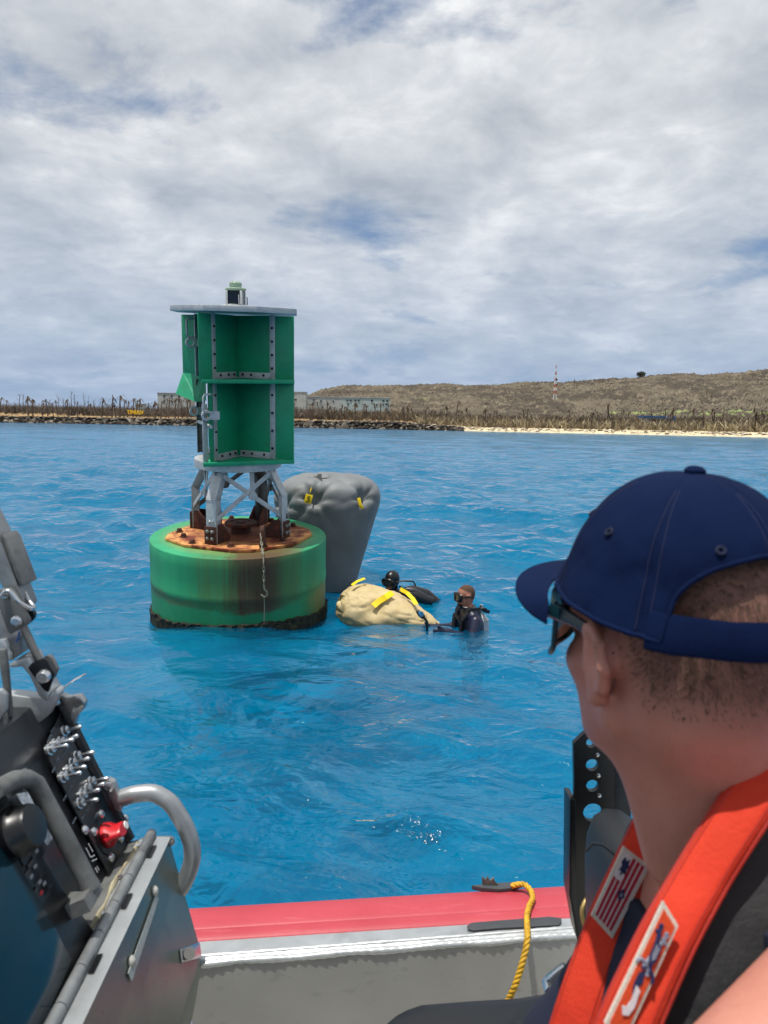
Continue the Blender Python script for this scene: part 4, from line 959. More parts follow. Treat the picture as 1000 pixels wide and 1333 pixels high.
def diver(pos, yaw, label, suit, hood, lean):
    """pos: head centre in the world; yaw: where the face looks (radians, 0 = +X)."""
    fx = np.array([cos(yaw), sin(yaw), 0]); fy = np.array([-fx[1], fx[0], 0]); fz = np.array([0, 0, 1.]); A = np.stack([fx, fy, fz]); pos = np.asarray(pos, float)
    T = lambda q: pos + q[0] * fx + q[1] * fy + q[2] * fz
    L = lambda x, y, z: T(np.array([x, y, z]))
    root = thing('person', (pos[0], pos[1], 0), label, 'person')
    ext = .95; xs = np.arange(pos[0] - .85, pos[0] + .85, .0125); ys = np.arange(pos[1] - .85, pos[1] + .85, .0125); zs = np.concatenate([np.arange(pos[2] - 1.25, pos[2] - .3, .02), np.arange(pos[2] - .3, pos[2] + .18, .0095)])
    S = SDF(xs, ys, zs); human_head(S, T, A, 1.0, not hood)
    lx = lean
    S.cap(L(-.02, 0, -.06), L(-.04, 0, -.17), .058, .062, .03)
    S.ell(L(-.07 + lx * .2, 0, -.36), (.13, .19, .21), A, .05); S.cap(L(-.05, .08, -.20), L(-.05, -.08, -.20), .075, .075, .05)
    S.cap(L(-.05 + lx, .0, -.55), L(-.08 + lx, 0, -.74), .13, .14, .06)
    for y in (-1, 1):
        S.cap(L(-.05, .19 * y, -.24), L(.02, .27 * y, -.42), .06, .048, .04)
        el = L(.02, .27 * y, -.42); ha = L(.30, .22 * y, -.33 if y > 0 else -.40)
        S.cap(el, ha, .046, .036, .02); S.ell(ha + fx * .05, (.055, .018, .042), A, .02)
        for q in range(4): S.cap(ha + fx * .08 + fz * (.028 - .018 * q), ha + fx * (.15 - .008 * abs(q - 1.5)) + fz * (.026 - .019 * q) - fy * y * .02, .0105, .009, .006)
        S.cap(ha + fx * .05 + fz * .03, ha + fx * .10 + fz * .07, .012, .010, .008)
        S.cap(L(-.08 + lx, .09 * y, -.76), L(-.02 + lx * 1.6, .11 * y, -1.12), .085, .06, .04)
    V, F = S.mesh(); h_ = V - pos; loc = h_ @ A.T
    hair = np.clip((loc[:, 2] - .055 - .35 * np.clip(loc[:, 0] + .02, 0, 1) ) / .02, 0, 1) + np.clip((-.03 - loc[:, 0]) / .02, 0, 1) * np.clip((loc[:, 2] + .03) / .03, 0, 1)
    hair = np.clip(hair, 0, 1) * (loc[:, 2] > -.08)
    npmesh('body', V, F, skin_d, root, attrs={'hair': hair})
    # wetsuit: the same figure a little thicker, from the neck down; hood over the head
    Fs = S.F - .007; X, Y, Z = np.meshgrid(S.xs, S.ys, S.zs, indexing='ij'); cut = (Z - (pos[2] - .115)) 
    V, F = S.mesh(np.maximum(Fs, cut).astype(np.float32)); npmesh('wetsuit', V, F, suit, root)
    if hood:
        lx_ = (X - pos[0]) * fx[0] + (Y - pos[1]) * fx[1]; face = .058 - np.sqrt(((X - pos[0]) * fy[0] + (Y - pos[1]) * fy[1]) ** 2 + ((Z - pos[2] + .018) * .8) ** 2); face = np.where(lx_ > .03, face, -1)
        V, F = S.mesh(np.maximum.reduce([S.F - .008, (pos[2] - .16) - Z, face]).astype(np.float32)); npmesh('hood', V, F, rubber, root)
    # mask
    m = MB(); ring = []
    for t in np.linspace(0, 2 * pi, 28, endpoint=False):
        y = .078 * np.sign(cos(t)) * abs(cos(t)) ** .7; z = .042 * np.sign(sin(t)) * abs(sin(t)) ** .7; ring.append(L(.112 - 2.4 * y * y, y, z + .004))
    m.tube(ring, .013, 8, True); m.tube([L(.112, 0, .04), L(.122, 0, .01), L(.120, 0, -.03)], .011, 8)
    sk = [p - fx * .022 for p in ring]; m.tube(sk, .012, 6, True); mk = m.build('mask', rubber, root)
    MB().grid([[L(.121 - 2.4 * (y * .074) ** 2, y * .074, .004 + z * .038) for y in np.linspace(-1, 1, 9)] for z in (-1, 0, 1)]).build('lens', mat('mask_glass', '#222a30', .06, 0, .1, 5, 0, 20), mk)
    MB().tube([L(.095 * cos(a), .084 * sin(a), .012) for a in np.linspace(.75, 2 * pi - .75, 20)], .010, 6, flat=1.0).build('mask_strap', rubber, mk)
    return root, L, A
d1p = PY(606, 777, 8.55); r1, L1, A1 = diver(d1p, radians(196), 'bareheaded diver in dark wetsuit and black mask, at the right, looking left', navy_suit, False, -.05)
# harness, hoses, valve of the right diver
MB().tube([L1(.07, .03, -.085), L1(.05, .09, -.10), L1(-.04, .13, -.11), L1(-.13, .10, -.115), L1(-.17, .03, -.15)], .013, 8).build('air_hose', rubber, r1)
MB().tube([L1(.09, .02, -.08), L1(.13, .05, -.13), L1(.14, .10, -.20), L1(.10, .14, -.28)], .012, 8).build('air_hose', rubber, r1)
MB().tube([L1(.02, .11, -.12), L1(-.06, .10, -.13), L1(-.10, 0, -.12), L1(-.06, -.10, -.13), L1(.02, -.11, -.12)], .03, 10).build('collar', wet, r1)
m = MB(); m.cyl(L1(-.21, .0, -.9), L1(-.20, 0, -.27), .09, 18); m.tube([L1(-.2, 0, -.27), L1(-.2, 0, -.24), L1(-.2, 0, -.2)], [.088, .06, .03], 16); m.build('air_tank', galv, r1)
m = MB(); m.cyl(L1(-.2, 0, -.2), L1(-.2, 0, -.10), .022, 10); m.cyl(L1(-.2, .0, -.14), L1(-.2, .075, -.14), .017, 10); m.build('tank_valve', steel, r1)
MB().cyl(L1(-.2, .07, -.14), L1(-.2, .11, -.14), .028, 12).build('valve_knob', rubber, r1)
MB().cyl(L1(-.23, -.05, -.17), L1(-.27, .05, -.175), .022, 10).build('regulator_stage', rubber, r1)
for s in (-1, 1):
    MB().tube([L1(-.14, .10 * s, -.16), L1(-.02, .12 * s, -.13), L1(.07, .12 * s, -.24), L1(.09, .12 * s, -.45)], .032, 8, flat=.45).build('harness_strap', wet, r1)
MB().tube([L1(.085, .13, -.24), L1(.1, .13, -.34)], .02, 8).build('inflator', rubber, r1)
q0 = PY(543, 795, 8.42); q1 = PY(552, 804, 8.38); gm = MB().tube([q0, (q0 + q1) / 2, q1], [.02, .034, .026], 10)
gt = thing('dive_gauge', (q1[0], q1[1], 0), 'black dive gauge console held up in front of the right diver', 'gauge'); gm.build('housing', rubber, gt)
MB().tube([q1, PY(556, 809, 8.38), PY(556, 822, 8.4)], .015, 8).build('hose', rubber, gt); MB().cyl((q0 + q1) / 2 + [.0, -.03, .01], (q0 + q1) / 2 + [.01, -.045, .012], .03, 14).build('dial', mat('blue_dial', '#3b7fae', .3), gt)
d2p = PY(510, 757, 9.85); r2, L2, A2 = diver(d2p, radians(232), 'hooded diver in black wetsuit behind the tan canvas bag', wet, True, -.05)
MB().tube([L2(.02, .085, .0), L2(-.02, .16, .03), L2(-.12, .26, .02), L2(-.2, .24, -.05)], .011, 8).build('air_hose', rubber, r2)
MB().tube([L2(-.03, .10, -.05), L2(-.06, .16, -.09), L2(-.14, .20, -.11)], .014, 8).build('air_hose', rubber, r2)
m = MB(); m.tube([L2(-.2, .06, -.14), L2(-.27, .12, -.17), L2(-.42, .25, -.24), L2(-.56, .38, -.34)], [.05, .10, .11, .06], 12); m.build('air_tank', wet, r2)
m = MB(); m.tube([L2(-.1, .14, -.16), L2(-.2, .26, -.19), L2(-.34, .42, -.26)], [.07, .085, .05], 12); m.build('buoyancy_vest', wet, r2)
# ================================================================== BOAT
alu = mat('bare_aluminium', '#b9bdbe', .42, .6, .12, 10, .25, 70, .002, .15, '#8b8d8c', 6, .5)
alu_dull = mat('dull_aluminium', '#8d9091', .5, .55, .18, 14, .3, 60, .002, .15, '#5c5d5c', 9, .6)
alu_worn = mat('pitted_grey_paint', '#6d6f6e', .55, .2, .2, 20, .4, 90, .002, .15, '#3f403f', 18, .6)
blackp = mat('black_panel', '#14171b', .38, 0, .3, 12, .12, 80, .001, .15, '#33373a', 16, .35)
blackm = mat('black_coated_metal', '#101114', .33, .1, .25, 10, .12, 90)
seatv = mat('black_vinyl', '#17191c', .5, 0, .2, 14, .25, 160, .001)
def line(pa, pb, z):
    a = PZ(*pa, z); b = PZ(*pb, z); d = nrm(b - a); return a - d * 2.6, b + d * 1.6
gz = .95
o0, o1 = line((255, 1181), (745, 1152), gz - .015)
i0, i1 = line((262, 1227), (745, 1196), gz)
w0, w1_ = line((262, 1252), (755, 1214), gz + .004)
boat = thing('patrol_boat', (0, 1.0, 0), 'aluminium patrol boat side with red foam collar and grey inner wall', 'boat')
N2 = 60
def lerp3(a, b, n=N2): return [a + (b - a) * t for t in np.linspace(0, 1, n)]
red = N('red_foam_collar'); a_ = red.noise(3.5, 6, .6); b_ = red.noise(90, 5, .6); c_ = red.noise(6, 7, .7, red.map((1.2, 7, 7)), .3)
cl_ = red.mix(red.ramp(a_, [(.3, 0), (.7, 1)]), hexc('#a93742'), hexc('#b9454f')); cl_ = red.mix(red.math('MULTIPLY', red.ramp(c_, [(.58, 0), (.7, 1)]), .25), cl_, hexc('#d98a8c'))
red.fin(cl_, .5, 0, red.bump(red.math('ADD', b_, red.math('MULTIPLY', a_, 3)), .2, .003)); red = red.m
out_ = nrm(np.array([-(i1 - i0)[1], (i1 - i0)[0], 0])); out_ = out_ if out_[1] > 0 else -out_
rows = []
for t in np.linspace(0, 1, 80):
    ii = i0 + (i1 - i0) * t; oo = o0 + (o1 - o0) * t; wd = np.dot(oo - ii, out_); u = lambda f, z: ii + out_ * wd * f + np.array([0, 0, z])
    rows.append([u(0, -.03), u(0, -.002), u(.03, .004), u(.25, .006), u(.28, .003), u(.31, .006), u(.6, .004), u(.85, -.004), u(1.0, -.018), u(1.15, -.05), u(1.35, -.12), u(1.42, -.22), u(1.35, -.34), u(1.0, -.42), u(0, -.44)])
MB().grid(rows).build('foam_collar', red, boat, angle=50)
# gunwale plate, weld bead, inner wall
gp = MB(); rows = []
for t in np.linspace(0, 1, 40):
    ii = i0 + (i1 - i0) * t; ww = w0 + (w1_ - w0) * t; rows.append([ii + out_ * .01 + [0, 0, -.03], ii + out_ * .004 + [0, 0, -.002], ii + [0, 0, .002], ww + out_ * .012 + [0, 0, .002], ww + [0, 0, -.006], ww + [0, 0, -.03]])
MB().grid(rows).build('gunwale_plate', alu, boat, angle=30)
n = 640; wp_ = lerp3(w0, w1_, n); wr_ = [.0085 + .0010 * (i % 3 == 0) - .0006 * (i % 3 == 1) + .0008 * sin(i * .37) for i in range(n)]
weldm = mat('weld_bead', '#c9cccb', .38, .6, .1, 30, .4, 120, .002)
MB().tube([p + np.array([0, -.004, -.003 + .0015 * sin(i * .21)]) for i, p in enumerate(wp_)], wr_, 8).build('weld_bead', weldm, boat, angle=80)
MB().tube([p + out_ * .017 + np.array([0, 0, .001]) for p in wp_[::2]], [r * .7 for r in wr_[::2]], 6).build('weld_bead', weldm, boat, angle=80)
wallk = N('grey_deck_paint'); a_ = wallk.noise(4, 6, .6); b_ = wallk.noise(160, 4, .65); c_ = wallk.noise(9, 6, .7, wallk.map((1, 1, 2)))
cc_ = wallk.mix(wallk.ramp(a_, [(.3, 0), (.7, 1)]), hexc('#a8a7a1'), hexc('#b4b3ad')); cc_ = wallk.mix(wallk.math('MULTIPLY', wallk.ramp(c_, [(.58, 0), (.68, 1)]), .45), cc_, hexc('#7c7b76'))
wallk.fin(cc_, .62, .1, wallk.bump(b_, .15, .002)); wallk = wallk.m
wi0, wi1 = w0 - out_ * .009, w1_ - out_ * .009
rows = [[p + np.array([0, 0, z]) + (np.array([0, -.03, 0]) if z < -.44 else 0) for p in lerp3(wi0, wi1, 30)] for z in (-.008, -.2, -.43, -.46)]
MB().grid(rows).build('inner_wall', wallk, boat)
DZ = gz - .46
a, b = w0 + [0, 0.05, 0], w1_ + [0, .05, 0]
MB().pprism([np.array([a[0], a[1], DZ]), np.array([b[0], b[1], DZ]), np.array([b[0], -1.4, DZ]), np.array([a[0], -1.4, DZ])], (0, 0, -.03)).build('deck', wallk, boat)
# hull below the collar
rows = []
for t in np.linspace(0, 1, 20):
    ii = i0 + (i1 - i0) * t; rows.append([ii + out_ * .06 + [0, 0, -.42], ii + out_ * .02 + [0, 0, -.95], np.array([ii[0], .1, -1.3]), np.array([ii[0], -1.6, -.9]), np.array([ii[0], -1.6, -.0]), np.array([ii[0], -1.6, .5])])
MB().grid(rows).build('hull', alu_dull, boat)
# rubber patches and a torn strip on the collar
pat = mat('grey_rubber_patch', '#3f4246', .6, 0, .15, 20, .3, 90)
def patch(pts, z, nm, th=.004, m_=pat): return MB().pprism([PZ(x, y, z) for x, y in pts], (0, 0, th)).build(nm, m_, boat, .001)
patch([(608, 1207), (614, 1203), (650, 1200), (690, 1197), (715, 1195), (731, 1197), (731, 1202), (727, 1206), (690, 1208), (650, 1210), (616, 1213), (609, 1211)], gz + .007, 'rubber_patch')
patch([(614, 1158), (640, 1155), (675, 1153), (684, 1153), (668, 1161), (650, 1163), (628, 1161)], gz - .004, 'rubber_patch', .012)
tq = [PZ(628, 1156, gz + .0), PZ(651, 1154, gz + .0)]; m = MB(); pr = [tq[0]]; 
tp_ = [(628, 1156), (628, 1142), (632, 1146), (635, 1142), (638, 1147), (643, 1143), (645, 1149), (652, 1155)]
m.pprism([onplane(x, y, tq[0], (0, 1, 0)) for x, y in tp_], (0, .006, 0)); m.build('torn_strip', mat('frayed_strip', '#5b5a55', .9, 0, .5, 60, .6, 120), boat)
# yellow mooring rope, three twisted strands
rp_ = [PZ(666, 1153.5, gz + .012), PZ(676, 1151, gz + .02), PZ(684, 1151.5, gz + .024), PZ(692, 1160, gz + .02), PZ(694, 1170, gz + .018), PZ(689, 1180, gz + .016), PZ(686, 1192, gz + .018), PZ(686.5, 1205, gz + .022)]
wy = lambda px, py, off: onplane(px, py, w0 + np.array([0, -off, 0]), out_)
rp_ += [wy(687, 1217, .014), wy(685, 1235, .03), wy(679, 1258, .045), wy(670, 1285, .052), wy(659, 1308, .045), wy(648, 1330, .03), wy(636, 1362, .03), wy(630, 1400, .04)]
def spline(pts, n):
    pts = np.asarray(pts); L = np.r_[0, np.cumsum(np.linalg.norm(np.diff(pts, axis=0), axis=1))]; t = np.linspace(0, L[-1], n); q = np.stack([np.interp(t, L, pts[:, i]) for i in range(3)], 1)
    for _ in range(max(2, n // 40)): q[1:-1] = (q[:-2] + 2 * q[1:-1] + q[2:]) / 4
    return q
RQ = spline(rp_, 240); rope = thing('mooring_rope', RQ[-1], 'yellow twisted rope hanging over the red collar into the boat', 'rope')
ropem = mat('yellow_rope_fibre', '#c79a1f', .6, 0, .25, 40, .4, 300, .002, .1, '#8d6a14', 30, .4)
tan_ = np.gradient(RQ, axis=0); tan_ /= np.linalg.norm(tan_, axis=1)[:, None]; U = np.cross(tan_, (0.1, .9, .3)); U /= np.linalg.norm(U, axis=1)[:, None]; Vv_ = np.cross(tan_, U)
arc = np.r_[0, np.cumsum(np.linalg.norm(np.diff(RQ, axis=0), axis=1))]
for s in range(3):
    ph = arc * 2 * pi / .036 + s * 2 * pi / 3; MB().tube(list(RQ + (U * np.cos(ph)[:, None] + Vv_ * np.sin(ph)[:, None]) * .0038), .0044, 6).build('strand', ropem, rope, angle=80)

# ================================================================== CONSOLE
A_ = nrm((-.026, 1, 0)); FW = nrm((-1, -.026, 0)); AD = 1.25
def Wp(px, py, a=AD): return onplane(px, py, A_ * a, A_)
T1, T2 = Wp(75, 912), Wp(165, 1092); SL = nrm(T1 - T2); DN = nrm(np.cross(SL, A_)); DN = DN if DN[0] > 0 else -DN
def Dp(px, py, h=0.0): return onplane(px, py, T2 + DN * h, DN)
con = thing('control_console', (T2[0], T2[1] - .3, DZ), 'black and aluminium helm console with toggle switches, red knob and display', 'console')
# body: slab behind the dash plane
far_top = T1 + SL * .02; near = -A_ * .95
bd = [far_top, T2 - SL * .004, T2 - SL * .10 + FW * .35 - np.array([0, 0, .0]), far_top + FW * .28]
MB().pprism([p - DN * .004 for p in bd], near).build('console_body', blackp, con, .004)
def plate(pts, h, th, m_, nm, par=None, bev=.0015): return MB().pprism([Dp(x, y, h) for x, y in pts], DN * th).build(nm, m_, par or con, bev)
sw = plate([(78, 928), (90, 958), (118, 1015), (163, 1090), (164, 1094), (152, 1117), (139, 1138), (118, 1098), (92, 1050), (62, 992), (60, 965)], 0.001, .004, blackp, 'switch_panel')
# black edge trim along the outboard end
MB().tube([Wp(78, 915, AD), Wp(120, 1000, AD), Wp(168, 1093, AD)], .011, 8).build('edge_trim', blackm, con)
toggles = [(81, 953), (76, 967), (69, 970), (62, 977), (97, 986), (91, 995), (86, 1004), (79, 1013), (116, 1019), (111, 1028), (104, 1036), (101, 1047)]
for i, (x, y) in enumerate(toggles):
    p = Dp(x, y, .005); d2 = nrm(DN + SL * random.uniform(-.12, .12) + A_ * random.uniform(-.1, .1) + np.array([.25, 0, -.1]))
    q = Dp(x, y, 0.0)
    m = MB().lathe([(.0095, 0), (.0095, .004), (.007, .005), (.007, .010), (.0045, .0105), (0.0, .0105)], 10, p, (A_, SL, DN)); tgm = m.build('toggle_switch', steel, con)
    MB().tube([p + DN * .008, p + DN * .010 + d2 * .012, p + DN * .010 + d2 * .022, p + DN * .01 + d2 * .024], [.0022, .003, .0034, .002], 8).build('lever', steel, tgm)
whitep = mat('white_print', '#b9bdc0', .7, 0, .3, 300, 0, 100)
def lbl(x, y, w, h, m_=whitep): 
    c = Dp(x, y, .0055); MB().box(c, (h, w, .0004), (SL, A_, DN)).build('printed_mark', m_, sw)
dimp = mat('faded_print', '#4d5a66', .7, 0, .3, 300, 0, 100)
for (x, y) in ((70, 947), (66, 958), (88, 972), (84, 980), (76, 987), (71, 1000), (105, 1003), (98, 1013), (93, 1024), (86, 1036), (122, 1042), (116, 1050), (110, 1060), (126, 1060), (98, 1066)):
    for k_ in range(3): lbl(x - k_ * 1.2, y + k_ * 2.3, random.uniform(.004, .009), .0022, dimp)
for (x0, y0, x1, y1) in ((112, 1104, 118, 1116), (115, 1098, 121, 1109), (119, 1116, 123, 1113), (120, 1121, 126, 1118), (124, 1130, 127, 1136), (126, 1128, 129, 1133)):
    MB().bar(Dp(x0, y0, .0055), Dp(x1, y1, .0055), .0016, .0006, DN).build('printed_mark', whitep, sw)
# red rotary knob
kc = Dp(136, 1089, .004); kred = mat('red_plastic', '#c01822', .35, 0, .12, 10, .06, 60)
MB().lathe([(.031, 0), (.031, .003), (.024, .004), (0.0, .004)], 24, kc, (A_, SL, DN)).build('knob_plate', blackm, con)
kn = MB(); prof_ = []
for j, (rz, h) in enumerate(((.020, .004), (.019, .011), (.0165, .019), (.0165, .030), (.014, .034))):
    prof_.append([kc + DN * h + (A_ * cos(t) * (1 + .28 * (j > 0) * abs(cos(t)) ** 3) + SL * sin(t) * (1 - .35 * (j > 1))) * rz for t in np.linspace(0, 2 * pi, 28, endpoint=False)])
kn.grid(prof_, True); kn.add(prof_[-1], [tuple(range(28))]); kno = kn.build('red_knob', kred, con, angle=45)
MB().lathe([(.007, 0), (.006, .0015), (0.0, .0015)], 12, kc + DN * .0345 + A_ * .010, (A_, SL, DN)).build('pointer_dot', wplast, kno)
for x, y in ((131, 1060), (122, 1083), (156, 1092), (144, 1117), (110, 1081), (163, 1066)):
    MB().lathe([(.0075, 0), (.0075, .002), (.005, .005), (0.0, .006)], 10, Dp(x, y, .005), (A_, SL, DN)).build('panel_screw', steel, sw)
# display with bezel and keys, nearer to the camera
dsp = plate([(-40, 1010), (12, 1096), (58, 1170), (108, 1236), (102, 1256), (60, 1345), (20, 1430), (-200, 1430), (-200, 1100)], .004, .03, blackm, 'display_bezel', None, .004)
k = N('display_glass'); k.fin(k.mix(k.noise(3, 3), (.002, .012, .02), (.003, .02, .032)), .12, 0, None, .6); scr = k.m
plate([(-60, 1040), (12, 1108), (50, 1172), (92, 1250), (70, 1300), (30, 1420), (-180, 1420), (-180, 1100)], .0345, .002, scr, 'display_screen')
keyp = mat('key_print', '#8d949a', .6, 0, .2, 90, 0, 80)
for i, (x, y) in enumerate(((12, 1057), (3, 1066), (32, 1110), (41, 1141), (46, 1128), (52, 1148), (58, 1150), (54, 1162), (48, 1108))):
    kb = MB().box(Dp(x, y, .0345), (.022, .03, .003), (SL, A_, DN)).build('key', blackp, dsp, .001); MB().box(Dp(x, y, .0365), (.004, .008, .0006), (SL, A_, DN)).build('symbol', keyp if i != 7 else kred, kb)
kk = MB().lathe([(.032, 0), (.034, .012), (.03, .016), (.028, .030), (.026, .034), (.012, .036), (0.0, .036)], 28, Dp(14, 1086, .034), (A_, SL, DN)).build('rotary_knob', rubber, con)
plate([(20, 1034), (46, 1030), (72, 1085), (60, 1102)], .006, .002, mat('speckled_plate', '#9fa7b0', .5, .3, .4, 160, .4, 200, .002, .1, '#4a4640', 60, .7), 'worn_plate')
# grey grab handle in front of the display
gh = MB(); hp = [Dp(-8, 1030, .05), Dp(18, 1016, .055), Dp(34, 1014, .056), Dp(46, 1020, .056), Dp(60, 1046, .056), Dp(86, 1094, .056), Dp(112, 1144, .056), Dp(118, 1158, .056)]
gh.tube(hp, .0125, 12); gh.box(Dp(107, 1170, .045), (.02, .05, .035), (SL, A_, DN)); gh.box(Dp(10, 1024, .03), (.02, .03, .05), (SL, A_, DN)); gh.build('grab_handle', alu_worn, con, angle=60)
# curved tubular rail at the outboard end
rail = [Wp(155, 1040, AD - .005), Wp(172, 1034, AD - .005), Wp(200, 1031, AD), Wp(222, 1044, AD), Wp(240, 1072, AD), Wp(250, 1098, AD), Wp(251, 1118, AD), Wp(244, 1140, AD), Wp(236, 1156, AD), Wp(226, 1168, AD + .01)]
alu_rail = mat('brushed_tube', '#a2a5a6', .4, .6, .12, 12, .2, 90, .002, .15, '#777a7b', 8, .5)
MB().tube(list(spline(rail, 40)), .0145, 16).build('grab_rail', alu_rail, con, angle=80)
fpl = [(133, 1020), (140, 1015), (148, 1019), (152, 1030), (158, 1052), (157, 1058), (150, 1055)]
fl_ = MB().pprism([Wp(x, y, AD - .018) for x, y in fpl], A_ * .014).build('rail_flange', alu_rail, con, .002)
MB().lathe([(.009, 0), (.009, .004), (.005, .007), (0.0, .007)], 6, Wp(142, 1024, AD - .02), (np.array([1., 0, 0]), np.array([0, 0, 1.]), -A_)).build('bolt', steel, fl_)
# sloped door below with a piano hinge
LN = -A_ * .95
hA, hB = Wp(196, 1092, AD), onplane(88, 1333, Wp(196, 1092, AD), nrm(np.cross(A_, nrm(Wp(262, 1240, AD) - Wp(205, 1088, AD)))))
R1, R2, R3 = Wp(219, 1089, AD), Wp(262, 1240, AD), Wp(247, 1345, AD)
dd1 = nrm(R2 - R1); NRM = nrm(np.cross(A_, dd1)); NRM = NRM if NRM[0] > 0 else -NRM
k = N('brushed_door'); n_ = k.noise(1.0, 4, .5, k.map((2, 60, 60))); n2_ = k.noise(5, 6, .6)
k.fin(k.mix(k.ramp(n2_, [(.3, 0), (.7, 1)]), hexc('#6d746c'), hexc('#858c80')), k.math('ADD', .24, k.math('MULTIPLY', n_, .12)), .5, k.bump(k.math('ADD', n_, k.math('MULTIPLY', n2_, 2)), .05, .003)); doorm = k.m
dm = MB(); dm.add([R1, R2, R2 + LN, R1 + LN], [(0, 1, 2, 3)]); dm.add([R1 - NRM * .02, R2 - NRM * .02, R2 - NRM * .02 + LN, R1 - NRM * .02 + LN], [(0, 1, 2, 3)]); dm.add([R1, R2, R2 - NRM * .02, R1 - NRM * .02], [(0, 1, 2, 3)])
door = dm.build('sloped_door', doorm, con)
lm_ = MB(); Rm = R2 - np.array([.012, 0, .03]); lm_.grid([[R2, R2 + LN], [R2 + np.array([-.0, 0, -.03]), R2 + np.array([-.0, 0, -.03]) + LN], [R3, R3 + LN], [np.array([R3[0] - .02, R3[1], DZ]), np.array([R3[0] - .02, R3[1], DZ]) + LN]]); lm_.build('lower_panel', doorm, con)
fm_ = MB(); zlow = np.array([0, 0, DZ]); fm_.add([T2 - SL * .1, R1, R2, R3, np.array([R3[0] - .02, R3[1], DZ]), np.array([T1[0] - .35, R3[1], DZ]), T1 + FW * .28], [tuple(range(7))]); fm_.build('end_panel', alu_dull, con)
MB().box(R3 + dd1 * 0 + LN * .02 + np.array([.004, 0, .05]), (.008, .012, .008)).build('bolt', steel, door)
hinge_dir = -A_
HX = Wp(199, 1090, AD) - R1; HXn = nrm(HX); LE = T2 - SL * .006 + DN * .003; H0 = R1 + HX
LEDN = nrm(np.cross(A_, nrm(H0 - LE))); LEDN = LEDN if LEDN[2] > 0 else -LEDN
hg = MB().pprism([R1 + NRM * .002, H0 + LEDN * .002, H0 + LEDN * .002 + LN, R1 + NRM * .002 + LN], NRM * .004).build('hinge_leaf', alu, con, .001)
LM = H0 * .45 + LE * .55
MB().pprism([H0 - LEDN * .001, LM - LEDN * .001, LM - LEDN * .001 + LN, H0 - LEDN * .001 + LN], LEDN * .004).build('hinge_leaf', alu, con, .001)
LEx = LE + (LE - H0) * .5
MB().pprism([LM - LEDN * .004, LEx - LEDN * .004, LEx - LEDN * .004 + LN, LM - LEDN * .004 + LN], LEDN * .004).build('ledge', alu_worn, con, .001)
for j in range(14):
    a0 = H0 + LEDN * .008 + hinge_dir * (.002 + j * .066); MB().cyl(a0, a0 + hinge_dir * .0645, .0085, 12).build('hinge_knuckle', alu_dull, hg)
    if j % 2 == 0: MB().box(a0 + hinge_dir * .05 - HXn * .0115 + NRM * .0015 - LEDN * .004, (.036, .005, .003), (hinge_dir, HXn, NRM)).build('slot', blackm, hg)
def onDoor(px, py, h=0.0): return onplane(px, py, R1 + NRM * h, NRM)
rivm = mat('cream_screw', '#c9c7bd', .4, .4, .1, 20, .1, 60)
for (x, y) in ((222, 1095), (200, 1160), (170, 1252), (209, 1222)):
    if (x, y) == (209, 1222): continue
    MB().lathe([(.008, 0), (.008, .003), (.005, .006), (0.0, .007)], 10, onDoor(x, y, .001), (dd1, A_, NRM)).build('door_screw', rivm, door)
for tt_ in (.03, .12, .21, .30, .39, .48, .57):
    MB().lathe([(.0055, 0), (.005, .002), (0.0, .0025)], 10, H0 + HXn * .016 + LEDN * .003 + hinge_dir * tt_, (HXn, A_, LEDN)).build('hinge_rivet', steel, hg)
MB().pprism([onDoor(x, y, .002) for x, y in ((202, 1165), (206, 1170), (171, 1278), (166, 1267))], NRM * .0012).build('label_strip', mat('label_tape', '#a7b0ac', .5, 0, .25, 220, 0, 80), door)
lp = MB().pprism([onDoor(x, y, .002) for x, y in ((234, 1236), (258, 1227), (261, 1247), (236, 1254))], NRM * .003).build('latch_plate', steel, door, .001)
MB().cyl(onDoor(247, 1241, .004), onDoor(247, 1241, .016), .0095, 14).build('latch_button', galv_dark, lp)
MB().lathe([(.008, 0), (.008, .004), (.005, .007), (0.0, .007)], 8, R2 + np.array([.001, -.004, -.012]), (A_, (0, 0, 1), (1, 0, 0))).build('bolt', steel, door)
MB().lathe([(.008, 0), (.008, .004), (.005, .007), (0.0, .007)], 8, R3 + np.array([.0, -.006, .02]), (A_, (0, 0, 1), (1, 0, 0))).build('bolt', steel, door)
# sealant ledge between dash and hinge
MB().tube([LM + LEDN * .002 + LN * t + (H0 - LE) * .06 * sin(t * 37) for t in np.linspace(.02, 1, 40)], [.006 + .002 * sin(i * 1.7) + .0015 * sin(i * 4.1) for i in range(40)], 8, flat=.6).build('sealant_bead', mat('old_sealant', '#a8a186', .8, 0, .3, 30, .6, 60, .004, .1, '#7a5a2a', 18, .6), con)

# ================================================================== WINDSHIELD FRAME above the console
ws = thing('windshield_frame', Wp(30, 900, 1.2), 'hinged aluminium windshield frame with bolted brackets above the console', 'frame')
def wpoly(pts, a, th, m_, nm, bev=.002, par=None): return MB().pprism([Wp(x, y, a) for x, y in pts], A_ * th).build(nm, m_, par or ws, bev)
mid_ = 1.18
wpoly([(-30, 640), (-4, 690), (22, 760), (34, 790), (26, 800), (10, 780), (-30, 700)], mid_, .045, alu_dull, 'frame_post', .004)
wpoly([(2, 695), (8, 702), (31, 762), (27, 764), (20, 750)], mid_ - .004, .05, alu_worn, 'frame_edge')
b1 = wpoly([(-10, 768), (14, 766), (22, 776), (38, 806), (38, 812), (14, 826), (10, 824), (-2, 790)], mid_ - .02, .008, alu_worn, 'bracket', .002)
wpoly([(22, 762), (40, 790), (45, 800), (44, 806), (38, 812), (30, 790)], mid_ + .02, .01, blackm, 'bracket', .002)
